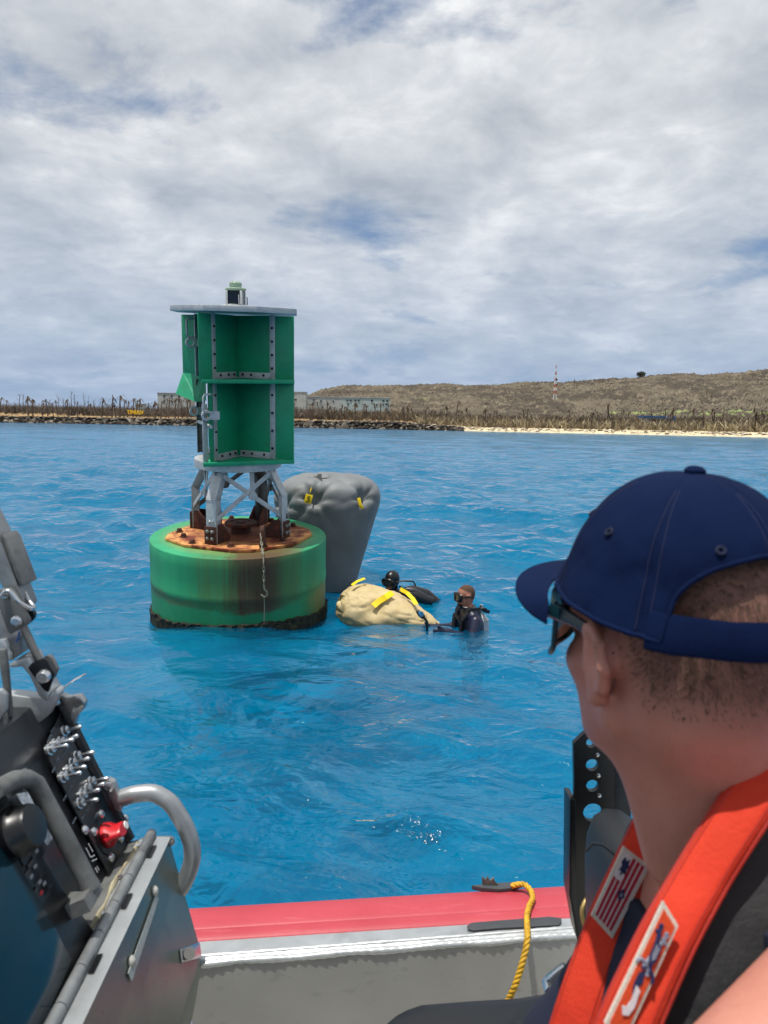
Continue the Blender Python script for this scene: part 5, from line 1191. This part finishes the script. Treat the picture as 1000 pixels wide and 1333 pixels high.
for (x, y, r_) in ((7.5, 775, .006), (23, 808, .009)): MB().lathe([(r_, 0), (r_, .005), (r_ * .6, .008), (0.0, .008)], 12, Wp(x, y, mid_ - .02), ((1, 0, 0), (0, 0, 1), -A_)).build('bolt', steel, b1)
MB().tube(list(spline([Wp(2, 776, mid_ - .03), Wp(7, 768, mid_ - .03), Wp(14, 770, mid_ - .03), Wp(24, 784, mid_ - .03), Wp(40, 793, mid_ - .02), Wp(45, 791, mid_), Wp(36, 780, mid_ + .01), Wp(30, 768, mid_ + .02), Wp(28, 764, mid_ + .02)], 40)), .0035, 8).build('wire_clip', steel, ws, angle=80)
MB().cyl(Wp(30, 815, mid_ + .01), Wp(52, 862, mid_ + .01), .0062, 12).build('strut_rod', galv_dark, ws)
b2 = wpoly([(36, 870), (40, 864), (56, 857), (61, 860), (66, 870), (70, 876), (70, 880), (62, 902), (56, 898)], mid_ - .015, .008, blackm, 'bracket', .002)
wpoly([(56, 856), (64, 853), (68, 858), (75, 872), (70, 884), (62, 868)], mid_ + .025, .01, alu_worn, 'bracket', .002)
MB().lathe([(.0105, 0), (.0105, .008), (.008, .012), (0.0, .012)], 16, Wp(58.5, 879.5, mid_ - .016), ((1, 0, 0), (0, 0, 1), -A_)).build('bolt', steel, b2)
wpoly([(0, 795), (8, 815), (24, 828), (27, 852), (12, 862), (4, 840), (-20, 800)], mid_, .04, alu_dull, 'hinge_block', .004)
MB().tube([Wp(x, y, mid_ - .004) for x, y in ((4, 832), (6, 840), (7, 846), (10, 852), (11, 858))], [.006, .0075, .0065, .0075, .006], 8).build('weld_bead', weldm, ws)
wpoly([(10, 866), (20, 860), (36, 856), (42, 868), (64, 905), (60, 914), (50, 906), (38, 880), (28, 868), (14, 870)], mid_ - .01, .05, alu, 'cross_bar', .004)
wpoly([(-20, 905), (14, 905), (40, 908), (60, 908), (72, 898), (76, 904), (60, 934), (30, 958), (16, 962), (0, 958), (-30, 980), (-30, 930)], mid_ - .005, .03, alu, 'base_angle', .004)
wpoly([(-4, 846), (6, 846), (9, 870), (14, 930), (11, 938), (4, 900)], mid_ - .05, .01, alu_worn, 'side_rail', .002)
wpoly([(-30, 900), (2, 898), (8, 905), (8, 925), (-4, 945), (-30, 950)], mid_ - .06, .01, alu, 'side_plate', .003)
wpoly([(75, 908), (80, 904), (88, 908), (96, 906), (104, 906), (111, 915), (110, 922), (100, 934), (98, 944), (92, 945), (82, 930)], AD - .02, .016, mat('chrome_hook', '#a9abab', .2, .85, .15, 10, .05, 60), 'cleat_hook', .005)
MB().tube(list(spline([Wp(77, 904, AD), Wp(86, 893, AD), Wp(98, 884, AD), Wp(112, 877, AD)], 16)), .0013, 5).build('stray_wire', steel, ws)
MB().tube(list(spline([Wp(25, 822, mid_), Wp(24, 830, mid_), Wp(21, 836, mid_)], 10)), .0016, 5).build('blue_wire', mat('blue_insulation', '#2d5fa8', .5), ws)

# ================================================================== SEATS
seat = thing('shock_seat', P(790, 1250, 1.40) * [1, 1, 0] + [0, 0, DZ], 'black seat frame with round holes and padded backrest beside the red collar', 'seat')
SY = 1.38
def Sp(px, py, y=SY): return PY(px, py, y)
from mathutils.geometry import delaunay_2d_cdt
def holed(outline, holes, y, th, m_, nm, par):
    pts = [Vector((Sp(*q, y)[0], Sp(*q, y)[2])) for q in outline]; edges = [(i, (i + 1) % len(outline)) for i in range(len(outline))]; hs = []
    for (cx, cy, r) in holes:
        c = Sp(cx, cy, y); rr = r * y / 1000 * 1.05; b = len(pts); n_ = 20
        pts += [Vector((c[0] + rr * cos(2 * pi * i / n_), c[2] + rr * sin(2 * pi * i / n_))) for i in range(n_)]; edges += [(b + i, b + (i + 1) % n_) for i in range(n_)]; hs.append((c[0], c[2], rr))
    vs_, es_, fs_, *_ = delaunay_2d_cdt(pts, edges, [], 1, 1e-6); keep = []
    for f in fs_:
        cx = sum(vs_[i].x for i in f) / len(f); cz = sum(vs_[i].y for i in f) / len(f)
        if all((cx - h[0]) ** 2 + (cz - h[1]) ** 2 > (h[2] * .97) ** 2 for h in hs): keep.append(tuple(f))
    n_ = len(vs_); V = [(v.x, y, v.y) for v in vs_] + [(v.x, y + th, v.y) for v in vs_]; F = list(keep) + [tuple(n_ + i for i in f[::-1]) for f in keep]
    from collections import Counter
    cnt = Counter(); 
    for f in keep:
        for i in range(len(f)): cnt[frozenset((f[i], f[(i + 1) % len(f)]))] += 1
    for e_, c in cnt.items():
        if c == 1: a, b = tuple(e_); F.append((a, b, n_ + b, n_ + a))
    m = MB(); m.add(V, F); return m.build(nm, m_, par)
fr_ = holed([(747, 968), (768, 948), (800, 960), (800, 1240), (760, 1240), (750, 1180)], [(770, 967, 6.5), (771, 996, 8), (771.5, 1023, 8), (772, 1058, 12.5)], SY, .012, blackm, 'side_plate', seat)
MB().pprism([Sp(742, 1040, SY - .01), Sp(750, 1042, SY - .01), Sp(752, 1190, SY - .01), Sp(765, 1240, SY - .01), Sp(752, 1225, SY - .01), Sp(741, 1165, SY - .01)], (0, .05, 0)).build('side_flange', blackm, seat, .003)
MB().pprism([Sp(799, 955, SY + .0), Sp(822, 955, SY + .0), Sp(822, 1240, SY), Sp(799, 1240, SY)], (0, .06, 0)).build('rear_channel', blackp, seat, .003)
for (x, y) in ((777.5, 982), (779, 1009), (780, 1035)): MB().lathe([(.0038, 0), (.0038, .003), (0.0, .004)], 8, Sp(x, y, SY - .001), ((1, 0, 0), (0, 0, 1), (0, -1, 0))).build('bolt', steel, fr_)
# padded backrest: rounded slab
cus = MB(); rows = []
prof_c = [(762, 1250), (761, 1180), (760, 1120), (763, 1085), (772, 1062), (788, 1052), (808, 1054), (826, 1066), (842, 1090), (852, 1130), (856, 1250)]
for j, (dy, ins_) in enumerate(((-.20, .18), (-.19, .06), (-.175, .0), (-.06, .0), (-.045, .05), (-.035, .2))):
    rows.append([Sp(806 + (x - 806) * (1 - ins_), 1160 + (y - 1160) * (1 - ins_ * .4), 1.24) + np.array([0, dy + .05, 0]) for x, y in prof_c])
cus.grid(rows); cus.add(rows[0], [tuple(range(len(prof_c)))]); cu_ = cus.build('backrest', seatv, seat, angle=60)
MB().tube([Sp(x, y, 1.108) for x, y in ((763, 1108), (772, 1098), (785, 1100), (800, 1112), (815, 1135))], .0022, 6).build('seam', seatv, cu_)
MB().tube(list(spline([Sp(770, 1165, 1.30), Sp(762, 1172, 1.29), Sp(757, 1185, 1.28), Sp(760, 1205, 1.27), Sp(770, 1222, 1.26)], 20)), .004, 8).build('brass_ring', mat('dull_brass', '#8f7a4a', .4, .6), seat)
MB().box(np.array([Sp(800, 1200)[0], SY, DZ + .2]), (.2, .2, .4)).build('pedestal', blackm, seat, .01)
s2 = thing('helm_seat', P(620, 1420, 1.05) * [1, 1, 0] + [0, 0, DZ], 'black padded seat cushion at the bottom edge beside the orange vest', 'seat')
rows = []
cc0 = PY(600, 1396, 1.12)
for (ins_, dz) in ((.05, -.12), (.0, -.08), (.0, -.01), (.012, .012), (.04, .024), (.1, .028)):
    row = []
    for t in np.linspace(0, 2 * pi, 40, endpoint=False):
        cx = cos(t); sy = sin(t); row.append(cc0 + np.array([(abs(cx) ** .4 * np.sign(cx)) * (.19 - ins_) + .03, (abs(sy) ** .4 * np.sign(sy)) * (.2 - ins_) - .05, dz + .05 * cx]))
    rows.append(row)
m = MB(); m.grid(rows, True); m.add(rows[-1], [tuple(range(40))]); m.add(rows[0], [tuple(range(40))]); m.build('cushion', seatv, s2, angle=60)
MB().box(cc0 + np.array([.05, -.05, -.32]), (.16, .16, .42)).build('pedestal', blackm, s2, .01)
lt = MB(); q0, q1 = PY(716, 1281, 1.06), PY(740, 1262, 1.06); lt.bar(q0, q1, .022, .016, (0, -1, .3)); lt.box(q0 + np.array([.004, -.002, -.006]), (.03, .024, .012), ((1, 0, -.6), (0, 1, 0), (.6, 0, 1))); lt.build('chrome_latch', steel, s2, .003)
# ================================================================== MAN IN THE FOREGROUND
skin_m = skinmat('sunned_skin', '#c48876', '#b37565', '#a25f54', '#4c3c30')
hc = P(869, 856, .735)
fx = nrm((-.375, .927, .07)); fy = nrm(np.cross((0, 0, 1), fx)); fz = np.cross(fx, fy); HA = np.stack([fx, fy, fz]); HS = 1.04
HT = lambda q: hc + q[0] * fx + q[1] * fy + q[2] * fz
Lh = lambda x, y, z: HT(np.array([x, y, z]))
Nb = P(948, 1118, .76)                     # base of the neck
sp_ = nrm((-.36, .02, -.93))              # down the spine, he leans back
lat = nrm((.15, -.99, .0)); fwd = nrm(np.cross(lat, sp_)); fwd = fwd if fwd[0] < 0 else -fwd
B = lambda f, l, d: Nb + fwd * f + lat * l + sp_ * d
man = thing('person', (B(0, 0, .55)[0] - .1, Nb[1], DZ), 'crew member in navy cap and orange life vest looking away at the buoy', 'person')
xs = np.arange(-.12, .80, .0055); ys = np.arange(.16, 1.12, .0055)
zs = np.concatenate([np.arange(DZ - .02, 1.55, .014), np.arange(1.55, hc[2] + .19, .0042)])
S = SDF(xs, ys, zs); human_head(S, HT, HA, HS)
S.cap(Lh(-.038, 0, -.03), Nb + fwd * -.005 + [0, 0, .02], .058, .062, .03); S.cap(Lh(-.05, 0, -.02), B(-.05, 0, .01), .052, .055, .03)
S.cap(Lh(.0, 0, -.09), B(.04, 0, .0), .040, .05, .03)
ns = np.cross(lat, fwd); AX = np.stack([fwd, lat, sp_])
for l in (-1, 1):
    S.cap(B(-.05, .045 * l, .01), B(-.06, (.15 if l > 0 else .10) * l, .06), .036, .05, .05)
    S.ell(B(-.055, (.08 if l > 0 else .035) * l, .17), (.08, .10 if l > 0 else .075, .15), AX, .05)
S.ell(B(-.075, .025, .2), (.08, .13, .22), AX, .05); S.ell(B(-.06, .025, .40), (.09, .135, .2), AX, .05); S.ell(B(-.05, .02, .56), (.11, .155, .13), AX, .05)
shL = P(1165, 1225, .585); elL = P(905, 1500, .475); shR = B(-.08, -.13, .07); elR = B(-.05, -.15, .36)
for sh, el, l in ((shL, elL, 1), (shR, elR, -1)):
    S.ell(sh, (.058, .058, .058), None, .05); S.cap(B(-.05, (.12 if l > 0 else .09) * l, .07), sh, .055, .058, .05); S.cap(sh, el, .052 if l > 0 else .045, .045, .03)
    wr_ = el + np.array([-.10 if l > 0 else .08, 0, -.23]) + lat * (-.02 * l); d_ = nrm(wr_ - el)
    S.cap(el, wr_, .046, .028, .02); pl = wr_ + d_ * .05; S.ell(pl, (.055, .042, .02), np.stack([d_, nrm(np.cross((0, 0, 1), d_)), nrm(np.cross(d_, nrm(np.cross((0, 0, 1), d_))))]), .015)
    sd_ = nrm(np.cross((0, 0, 1), d_))
    for q in range(4):
        b0 = wr_ + d_ * .085 + sd_ * (.028 - .019 * q); b1_ = b0 + d_ * (.038 - .004 * abs(q - 1)); b2_ = b1_ + d_ * .022 - np.array([0, 0, .022]); S.cap(b0, b1_, .0095, .009, .006); S.cap(b1_, b2_, .009, .008, .004)
    S.cap(wr_ + d_ * .03 + sd_ * .03 * l, wr_ + d_ * .07 + sd_ * .062 * l, .012, .010, .008)
for l in (-1, 1):
    hp_ = B(.0, .085 * l, .60); kn_ = np.array([hp_[0] - .13, hp_[1] + (lat * l * .04)[1], DZ + .36]); an_ = np.array([kn_[0] + .12, kn_[1], DZ + .09])
    S.cap(hp_, kn_, .085, .06, .04); S.cap(kn_, an_, .058, .04, .02); S.cap(an_ + [.02, 0, -.045], an_ + [-.13, 0, -.055], .04, .034, .02)
V, F = S.mesh(); loc = (V - hc) @ HA.T / HS
back = np.clip((.012 - loc[:, 0]) / .03, 0, 1); hl = -.034 + .0 * loc[:, 0]
hair = np.clip((loc[:, 2] - hl - .03 * np.clip((loc[:, 0] + .06) / .06, 0, 1)) / .05, 0, 1) * back + np.clip((loc[:, 2] - .05) / .02, 0, 1)
near_ear = np.exp(-(((loc[:, 0] + .002) / .035) ** 2 + ((np.abs(loc[:, 1]) - .088) / .02) ** 2 + (loc[:, 2] / .05) ** 2)); hair = np.clip(hair, 0, 1) * (1 - np.clip(near_ear * 1.6, 0, 1)) * (loc[:, 2] > -.1) * (np.linalg.norm(V - hc, axis=1) < .25)
npmesh('body', V, F, skin_m, man, attrs={'hair': hair * .72})
gh_ = np.random.default_rng(3); cand = np.nonzero((hair > .3) & (loc[:, 2] < .12) & (loc[:, 0] < .03))[0]; pk = gh_.choice(cand, 9000); pk = pk[gh_.random(9000) < hair[pk] ** 2]
n_h = len(pk); bp_ = V[pk] + gh_.normal(0, .0016, (n_h, 3)); nn_ = (V[pk] - (hc + fx * -.02)); nn_ /= np.linalg.norm(nn_, axis=1)[:, None]; dirh = nn_ * .8 + np.array([0, 0, -.75]) + gh_.normal(0, .3, (n_h, 3)); dirh /= np.linalg.norm(dirh, axis=1)[:, None]
sdh = np.cross(dirh, nn_ + .01); sdh /= np.linalg.norm(sdh, axis=1)[:, None]; Lh_ = (.003 + .006 * hair[pk] * gh_.random(n_h))[:, None]
npmesh('hair', np.stack([bp_ - sdh * .0004, bp_ + sdh * .0004, bp_ + dirh * Lh_], 1).reshape(-1, 3), np.arange(n_h * 3).reshape(-1, 3), mat('clipped_hair', '#4a3828', .8, 0, .4, 60, 0, 10), man, smooth=False)
X, Y, Z = np.meshgrid(S.xs, S.ys, S.zs, indexing='ij'); Q = np.stack([X, Y, Z], -1)
dsp_ = (Q - Nb) @ sp_; r_ = np.linalg.norm((Q - Nb) - (((Q - Nb) @ sp_)[..., None]) * sp_, axis=-1)
neckcut = np.where(dsp_ < .10, .122 + .1 * dsp_ - r_ + np.clip(-dsp_, 0, 1) * 2, -1)
sl = []
for sh, el in ((shL, elL), (shR, elR)):
    d_ = nrm(el - sh); t_ = (Q - sh) @ d_; rr_ = np.linalg.norm(Q - sh - t_[..., None] * d_, axis=-1); sl.append(np.where(rr_ < .13, t_ - (.075 if el is elL else .12), -1))
low = dsp_ - .58
fore = np.maximum.reduce([np.where(np.linalg.norm(Q - p, axis=-1) < .12, 1.0, -1.0) for p in ()]) if False else -1
armcut = np.full_like(dsp_, -1.0)
for sh, el in ((shL, elL),):
    a = sh + (el - sh) * .42; wv = np.array([-.14, 0, -.38])
    ba = el - a; h = np.clip(((Q - a) @ ba) / (ba @ ba), 0, 1); armcut = np.maximum(armcut, .080 - np.linalg.norm(Q - a - h[..., None] * ba, axis=-1)); ba = wv; h = np.clip(((Q - el) @ ba) / (ba @ ba), 0, 1); armcut = np.maximum(armcut, .075 - np.linalg.norm(Q - el - h[..., None] * ba, axis=-1))
headc = .17 - np.linalg.norm(Q - (hc + np.array([0, 0, -.0])), axis=-1)
shirtF = np.maximum.reduce([S.F - .010, neckcut, low, armcut, headc]).astype(np.float32)
navy = mat('navy_cotton', '#131a30', .85, 0, .2, 10, .35, 220, .002); V, F = S.mesh(shirtF); npmesh('t_shirt', V, F, navy, man)
trF = np.maximum.reduce([S.F - .012, .55 - dsp_, armcut, (DZ + .07) - Z]).astype(np.float32); V, F = S.mesh(trF); npmesh('trousers', V, F, navy, man)
del X, Y, Z, Q, dsp_, r_, shirtF, trF, armcut, neckcut, headc, low
# ---- cap
capm = N('navy_cap_twill'); a_ = capm.noise(8, 5, .6); b_ = capm.noise(500, 2, .5); capm.fin(capm.mix(capm.ramp(a_, [(.3, 0), (.7, 1)]), (.003, .0085, .036), (.0042, .0115, .046)), .9, 0, capm.bump(capm.math('ADD', capm.math('MULTIPLY', a_, 4), b_), .3, .002), .08); capm = capm.m
CA, CB, CZ = .126, .115, .180
nph = 216; ph = np.linspace(-pi, pi, nph, endpoint=False)
def capbase(p):
    d = abs(abs(p) - pi); z = .048 + .016 * (1 + cos(p)) / 2
    if d < radians(50): z = .074 + .050 * math.sqrt(max(0, 1 - (d / radians(50)) ** 2))
    return z
def cappt(p, z, off=0.0):
    t = np.clip((z + .03) / (CZ + .03), 0, 1); prof_ = (1 - t ** 2.7) ** (1 / 2.25); flat_ = 1 + .03 * cos(p) 
    seam = min(abs(((p - pi / 6 * 0) / (pi / 3)) - round(p / (pi / 3))), 1) * (pi / 3); sm = -.0022 * math.exp(-(seam * .1 * prof_ / .0028) ** 2) + .001 * math.exp(-((seam * .1 * prof_ - .007) / .003) ** 2)
    x = (CA * flat_ * prof_ + sm + off) * cos(p) - .008; y = (CB * prof_ + sm + off) * sin(p)
    wn_ = float(fbm(np.array([p * 2.2 + 5]), np.array([z * 22 + 3]), 3, 4)[0] - .5) * .012 * prof_
    dent = -.007 * math.exp(-((p - .75) / .22) ** 2 - ((z - .13) / .03) ** 2)
    k_ = 1 + (wn_ + dent) / .1
    return Lh(x * k_, y * k_, z)
rows = []
for j in range(34):
    s_ = (j / 33) ** .8; rows.append([cappt(p, capbase(p) + (CZ - capbase(p)) * s_) for p in ph])
crown = MB().grid(rows, True).build('cap', capm, man, angle=75)
MB().tube([cappt(p, capbase(p) + .001, .0005) for p in ph], .0022, 6, True).build('cap_hem', capm, crown, angle=80)
st_ = []
for z in (.044, .047, .060, .071, .075):
    st_.append([cappt(p, z, .002 if .046 < z < .074 else .0005) for p in np.linspace(pi - radians(58), pi + radians(58), 36)])
MB().grid(st_).build('cap_strap', capm, crown, angle=75)
MB().lathe([(.0095, 0), (.0095, .003), (.006, .006), (0.0, .007)], 16, Lh(-.008, 0, CZ - .001), (fx, fy, fz)).build('cap_button', capm, crown)
eyem = mat('dark_stitching', '#101632', .9)
for i in range(6):
    p = -pi + pi / 6 + i * pi / 3; c = cappt(p, .128, .001); nn_ = nrm(c - Lh(-.008, 0, .05)); u = nrm(np.cross(nn_, fz)); v = np.cross(nn_, u)
    MB().tube([c + u * .0032 * cos(t) + v * .0032 * sin(t) for t in np.linspace(0, 2 * pi, 14, endpoint=False)], .0014, 6, True).build('eyelet', eyem, crown)
stm = mat('cap_stitching', '#131c40', .9)
for i in range(6):
    p = i * pi / 3 - pi; zz0 = capbase(p) + .006
    for o in (-.045, .045): MB().tube([cappt(p + o * min(1, .6 + .4 * j / 6), z, .0004) for j, z in enumerate(np.linspace(CZ - .012, zz0, 18))], .0005, 4, caps=False).build('stitch_line', stm, crown)
top_, bot_ = [], []
for j in range(9):
    s_ = j / 8; r1 = []; r2 = []
    for p in np.linspace(-radians(62), radians(62), 33):
        q = p / radians(62); bx_ = (CA + .002) * cos(p) - .008; by_ = (CB + .002) * sin(p); ext_ = .052 * (1 - abs(q) ** 3.6) ** .8 * s_
        z = .058 - .006 * s_ - .028 * abs(q) ** 2.2 * (0.5 + .5 * s_) ; dx = nrm((cos(p * .6), sin(p * .6), 0)); r1.append(Lh(bx_ + dx[0] * ext_, by_ + dx[1] * ext_, z + .0028)); r2.append(Lh(bx_ + dx[0] * ext_, by_ + dx[1] * ext_, z))
    top_.append(r1); bot_.append(r2)
m = MB(); m.grid(top_); m.grid(bot_); m.grid([top_[-1], bot_[-1]]); m.build('cap_brim', capm, crown, angle=50)
# ---- sunglasses
glf = N('teal_frame'); glf.fin(hexc('#0f2a33'), .25); glf = glf.m; gll = N('dark_lens'); gll.fin(hexc('#12140c'), .08); gll = gll.m
m = MB(); fr_pts = lambda z: [Lh(.118 * cos(t) * 1.0 - .008, .090 * sin(t), z) for t in np.linspace(-1.0, 1.0, 28)]
G_ = [[Lh((.114 + o) * cos(t) ** .8 if False else (.114 + o) * cos(t) + .012, (.097 + o * .6) * sin(t), z) for t in np.linspace(-1.15, 1.15, 30)] for z, o in ((.044, 0), (.045, .004), (.026, .005), (.025, 0), (.044, 0))]
m.grid(G_); sg = m.build('sunglasses', glf, man, angle=40)
for s in (-1, 1):
    q = [[Lh(.112 * cos(t) + .001, .091 * sin(t), z0 + (z1 - z0) * (f)) for t in np.linspace(.14, .96, 12)] for f, z0, z1 in ((0, .015, -.028), (.5, .015, -.026), (1, .015, -.022))]
    q = [[Lh(.112 * cos(t) + .013, s * .096 * sin(t), .028 - f * (.047 - .018 * ((t - .62) / .5) ** 4)) for t in np.linspace(.14, 1.1, 14)] for f in (0, .33, .66, 1)]
    MB().grid(q).build('lens', gll, sg, angle=80); MB().tube(q[-1] + [q[0][-1]], .0028, 6).build('rim', glf, sg)
    MB().tube([Lh(.066, s * .090, .035), Lh(.03, s * .088, .034), Lh(.0, s * .084, .03), Lh(-.02, s * .082, .018)], [.009, .006, .005, .004], 8, flat=.6).build('temple_arm', glf, sg)
# ---- inflatable life vest: orange collar with black backing
orange = N('orange_vest_fabric'); a_ = orange.noise(7, 6, .6); b_ = orange.noise(260, 3, .5); orange.fin(orange.mix(orange.ramp(a_, [(.3, 0), (.7, 1)]), hexc('#bb3120'), hexc('#cd402a')), .8, 0, orange.bump(orange.math('ADD', orange.math('MULTIPLY', orange.noise(18, 5, .6), 3), b_), .3, .003), .15); orange = orange.m
vblack = mat('black_nylon', '#121315', .6, 0, .3, 9, .35, 160, .002)
pipm = mat('dark_orange_binding', '#a8281a', .7, 0, .15, 40, .3, 200)
def strapmesh(ctr, wid, thk, nvs, nm, m_, par, wob=.0):
    ctr = [np.asarray(c) for c in ctr]; n_ = 46; Cq = spline(ctr, n_); L = np.linspace(0, 1, len(ctr)); t = np.linspace(0, 1, n_)
    wq = np.interp(t, L, wid); tq_ = np.interp(t, L, thk); nq = np.stack([np.interp(t, L, [v[i] for v in nvs]) for i in range(3)], 1)
    rows = []
    for i in range(n_):
        d = nrm(Cq[min(i + 1, n_ - 1)] - Cq[max(i - 1, 0)]); nv_ = nrm(nq[i] - np.dot(nq[i], d) * d); s_ = np.cross(d, nv_)
        rows.append([Cq[i] + s_ * wq[i] / 2 * np.sign(cos(a)) * abs(cos(a)) ** .55 + nv_ * tq_[i] / 2 * np.sign(sin(a)) * abs(sin(a)) ** .8 * (1 + wob * float(fbm(np.array([i * .35]), np.array([a * 1.2]), 2, 8)[0] - .5)) for a in np.linspace(0, 2 * pi, 22, endpoint=False)])
    m = MB(); m.grid(rows, True); m.add(rows[0], [tuple(range(22))]); m.add(rows[-1], [tuple(range(22))]); ob_ = m.build(nm, m_, par, angle=75)
    if m_ is orange:
        for q in (0, 11): MB().tube([r[q] for r in rows], .0028, 6).build('edge_piping', pipm, ob_, angle=80)
        for q in (3, 8): MB().tube([r[q] for r in rows], .0007, 4).build('stitch_line', pipm, ob_, angle=80)
    return ob_
nN = (-.45, -.72, .5); nF = (-.62, -.55, .55); nBk = (.7, .0, .7)
nearp = [P(1000, 964, .865), P(1056, 950, .81), P(1074, 945, .742), P(1016, 982, .668), P(964, 1060, .645), P(921, 1127, .638), P(870, 1217, .615), P(818, 1330, .598), P(785, 1430, .585)]
vest = strapmesh(nearp, [.05, .05, .046, .041, .038, .037, .038, .04, .042], [.022] * 9, [(.5, .5, .7), nBk, (.3, -.4, .8), (-.2, -.7, .65), nN, nN, nN, nN, nN], 'vest_collar', orange, man, .5)
farp = [P(1000, 964, .865), P(935, 985, .895), P(872, 1035, .885), P(838, 1105, .862), P(797, 1192, .84), P(758, 1300, .82), P(728, 1400, .81), P(708, 1500, .80)]
strapmesh(farp, [.05, .047, .046, .046, .047, .048, .05, .05], [.022] * 8, [(.5, .5, .7), (-.3, .3, .8), nF, nF, nF, nF, nF, nF], 'vest_collar', orange, man, .5)
blk = [P(1115, 1000, .73), P(1058, 1060, .68), P(997, 1142, .655), P(945, 1225, .637), P(890, 1325, .618), P(855, 1420, .607)]
strapmesh(blk, [.09, .09, .085, .075, .065, .06], [.028] * 6, [(.0, -.7, .7)] + [(-.25, -.8, .5)] * 5, 'vest_backing', vblack, man, .6)
blf = [P(960, 1010, .93), P(890, 1080, .875), P(850, 1160, .852), P(815, 1250, .832), P(780, 1345, .815), P(750, 1440, .805)]
strapmesh(blf, [.055, .05, .05, .05, .05, .05], [.022] * 6, [nF] * 6, 'vest_backing', vblack, man, .6)
blc = [P(905, 1140, .70), P(872, 1220, .68), P(838, 1310, .66), P(815, 1400, .65)]
strapmesh(blc, [.03, .035, .04, .04], [.02] * 4, [nN] * 4, 'vest_lining', vblack, man, .4)
# ---- patches
cream = mat('cream_thread', '#cfc8ba', .85, 0, .15, 300, .4, 400); redt = mat('red_thread', '#a3142c', .85, 0, .2, 300, .4, 400); whitet = mat('white_thread', '#d8d2d6', .85, 0, .1, 300, .4, 400); bluet = mat('blue_thread', '#1a2550', .85, 0, .2, 300, .4, 400); greyt = mat('grey_thread', '#7b8090', .85, 0, .2, 300, .4, 400)
def patchframe(c4, d4):
    c = [P(x, y, d) for (x, y), d in zip(c4, d4)]; n_ = nrm(np.cross(c[1] - c[0], c[3] - c[0])); n_ = n_ if np.dot(n_, CO - c[0]) > 0 else -n_
    def f(u, v, h=0.0): return (c[0] * (1 - u) + c[1] * u) * (1 - v) + (c[3] * (1 - u) + c[2] * u) * v + n_ * h
    return f, n_
f, n_ = patchframe([(811, 1101), (845, 1127), (796, 1221), (769, 1191)], [.841, .837, .820, .824])
def fq(poly, h, th, m_, nm, par, ff=None, nn=None): return MB().pprism([(ff or f)(u, v, h) for u, v in poly], (n_ if nn is None else nn) * th).build(nm, m_, par)
rect = lambda a, b, c, d: [(a, b), (c, b), (c, d), (a, d)]
pb_ = fq(rect(0, 0, 1, 1), 0, .003, cream, 'flag_patch', vest); fq(rect(.09, .05, .91, .95), .003, .0008, whitet, 'flag_field', pb_)
for i in range(5):
    u0 = .09 + i * .82 / 5; v0 = .40 if i < 2 else .05
    fq(rect(u0, v0, u0 + .10, .95), .0038, .0006, redt, 'stripe', pb_)
fq([(.18, .10), (.28, .14), (.34, .09), (.38, .16), (.44, .18), (.38, .22), (.42, .30), (.34, .28), (.28, .34), (.24, .28), (.16, .30), (.20, .22), (.13, .18)], .0038, .0006, bluet, 'eagle_emblem', pb_)
ring_ = [(.58 + .11 * cos(t) * (1 + .2 * cos(4 * t)), .52 + .065 * sin(t) * (1 + .2 * cos(4 * t))) for t in np.linspace(0, 2 * pi, 16, endpoint=False)]; fq(ring_, .0045, .0006, bluet, 'round_emblem', pb_)
fq([(.58 + .05 * cos(t), .52 + .028 * sin(t)) for t in np.linspace(0, 2 * pi, 10, endpoint=False)], .0052, .0005, greyt, 'round_emblem', pb_)
f, n_ = patchframe([(862, 1172), (881, 1203), (808, 1362), (786, 1330)], [.599, .598, .582, .583])
pb_ = fq(rect(0, 0, 1, 1), 0, .003, cream, 'service_patch', vest); fq(rect(.13, .035, .87, .965), .003, .0008, mat('orange_thread', '#d4481c', .85, 0, .15, 300, .4, 400), 'patch_field', pb_)
def anchor(a, b, m_):
    a = np.asarray(a); b = np.asarray(b); m = MB(); q = lambda u, v: f(u, v, .0042)
    m.tube([q(*a), q(*b)], .0016, 6); d = b - a; p = np.array([-d[1] * .25, d[0] * 4]); p = p / (np.linalg.norm(p * [1, 4]) + 1e-9) 
    arc_ = [q(*(b + np.array([.30 * sin(t), -.05 * cos(t) + .02]))) for t in np.linspace(-1.6, 1.6, 9)]; m.tube(arc_, .0015, 6)
    m.tube([q(*(a + np.array([-.14, .03]))), q(*(a + np.array([.14, .03])))], .0014, 6); m.tube([q(*(a + np.array([.06 * cos(t), -.02 + .015 * sin(t)]))) for t in np.linspace(0, 2 * pi, 8, endpoint=False)], .0011, 5, True); m.build('anchor_emblem', m_, pb_)
anchor((.32, .16), (.66, .46), bluet); anchor((.68, .16), (.34, .46), greyt)
fq([(.34, .24), (.66, .24), (.68, .36), (.5, .42), (.32, .36)], .0055, .0006, bluet, 'shield_emblem', pb_); fq([(.40, .26), (.60, .26), (.60, .34), (.5, .38), (.40, .34)], .0062, .0005, greyt, 'shield_emblem', pb_)
fq([(.3, .52), (.5, .47), (.62, .55), (.5, .60), (.66, .66), (.44, .68), (.3, .62)], .004, .0006, bluet, 'wing_emblem', pb_)
fq([(.40, .60), (.62, .60), (.70, .72), (.62, .80), (.40, .84), (.22, .80), (.40, .77), (.46, .70)], .0048, .0006, whitet, 'eagle_emblem', pb_)
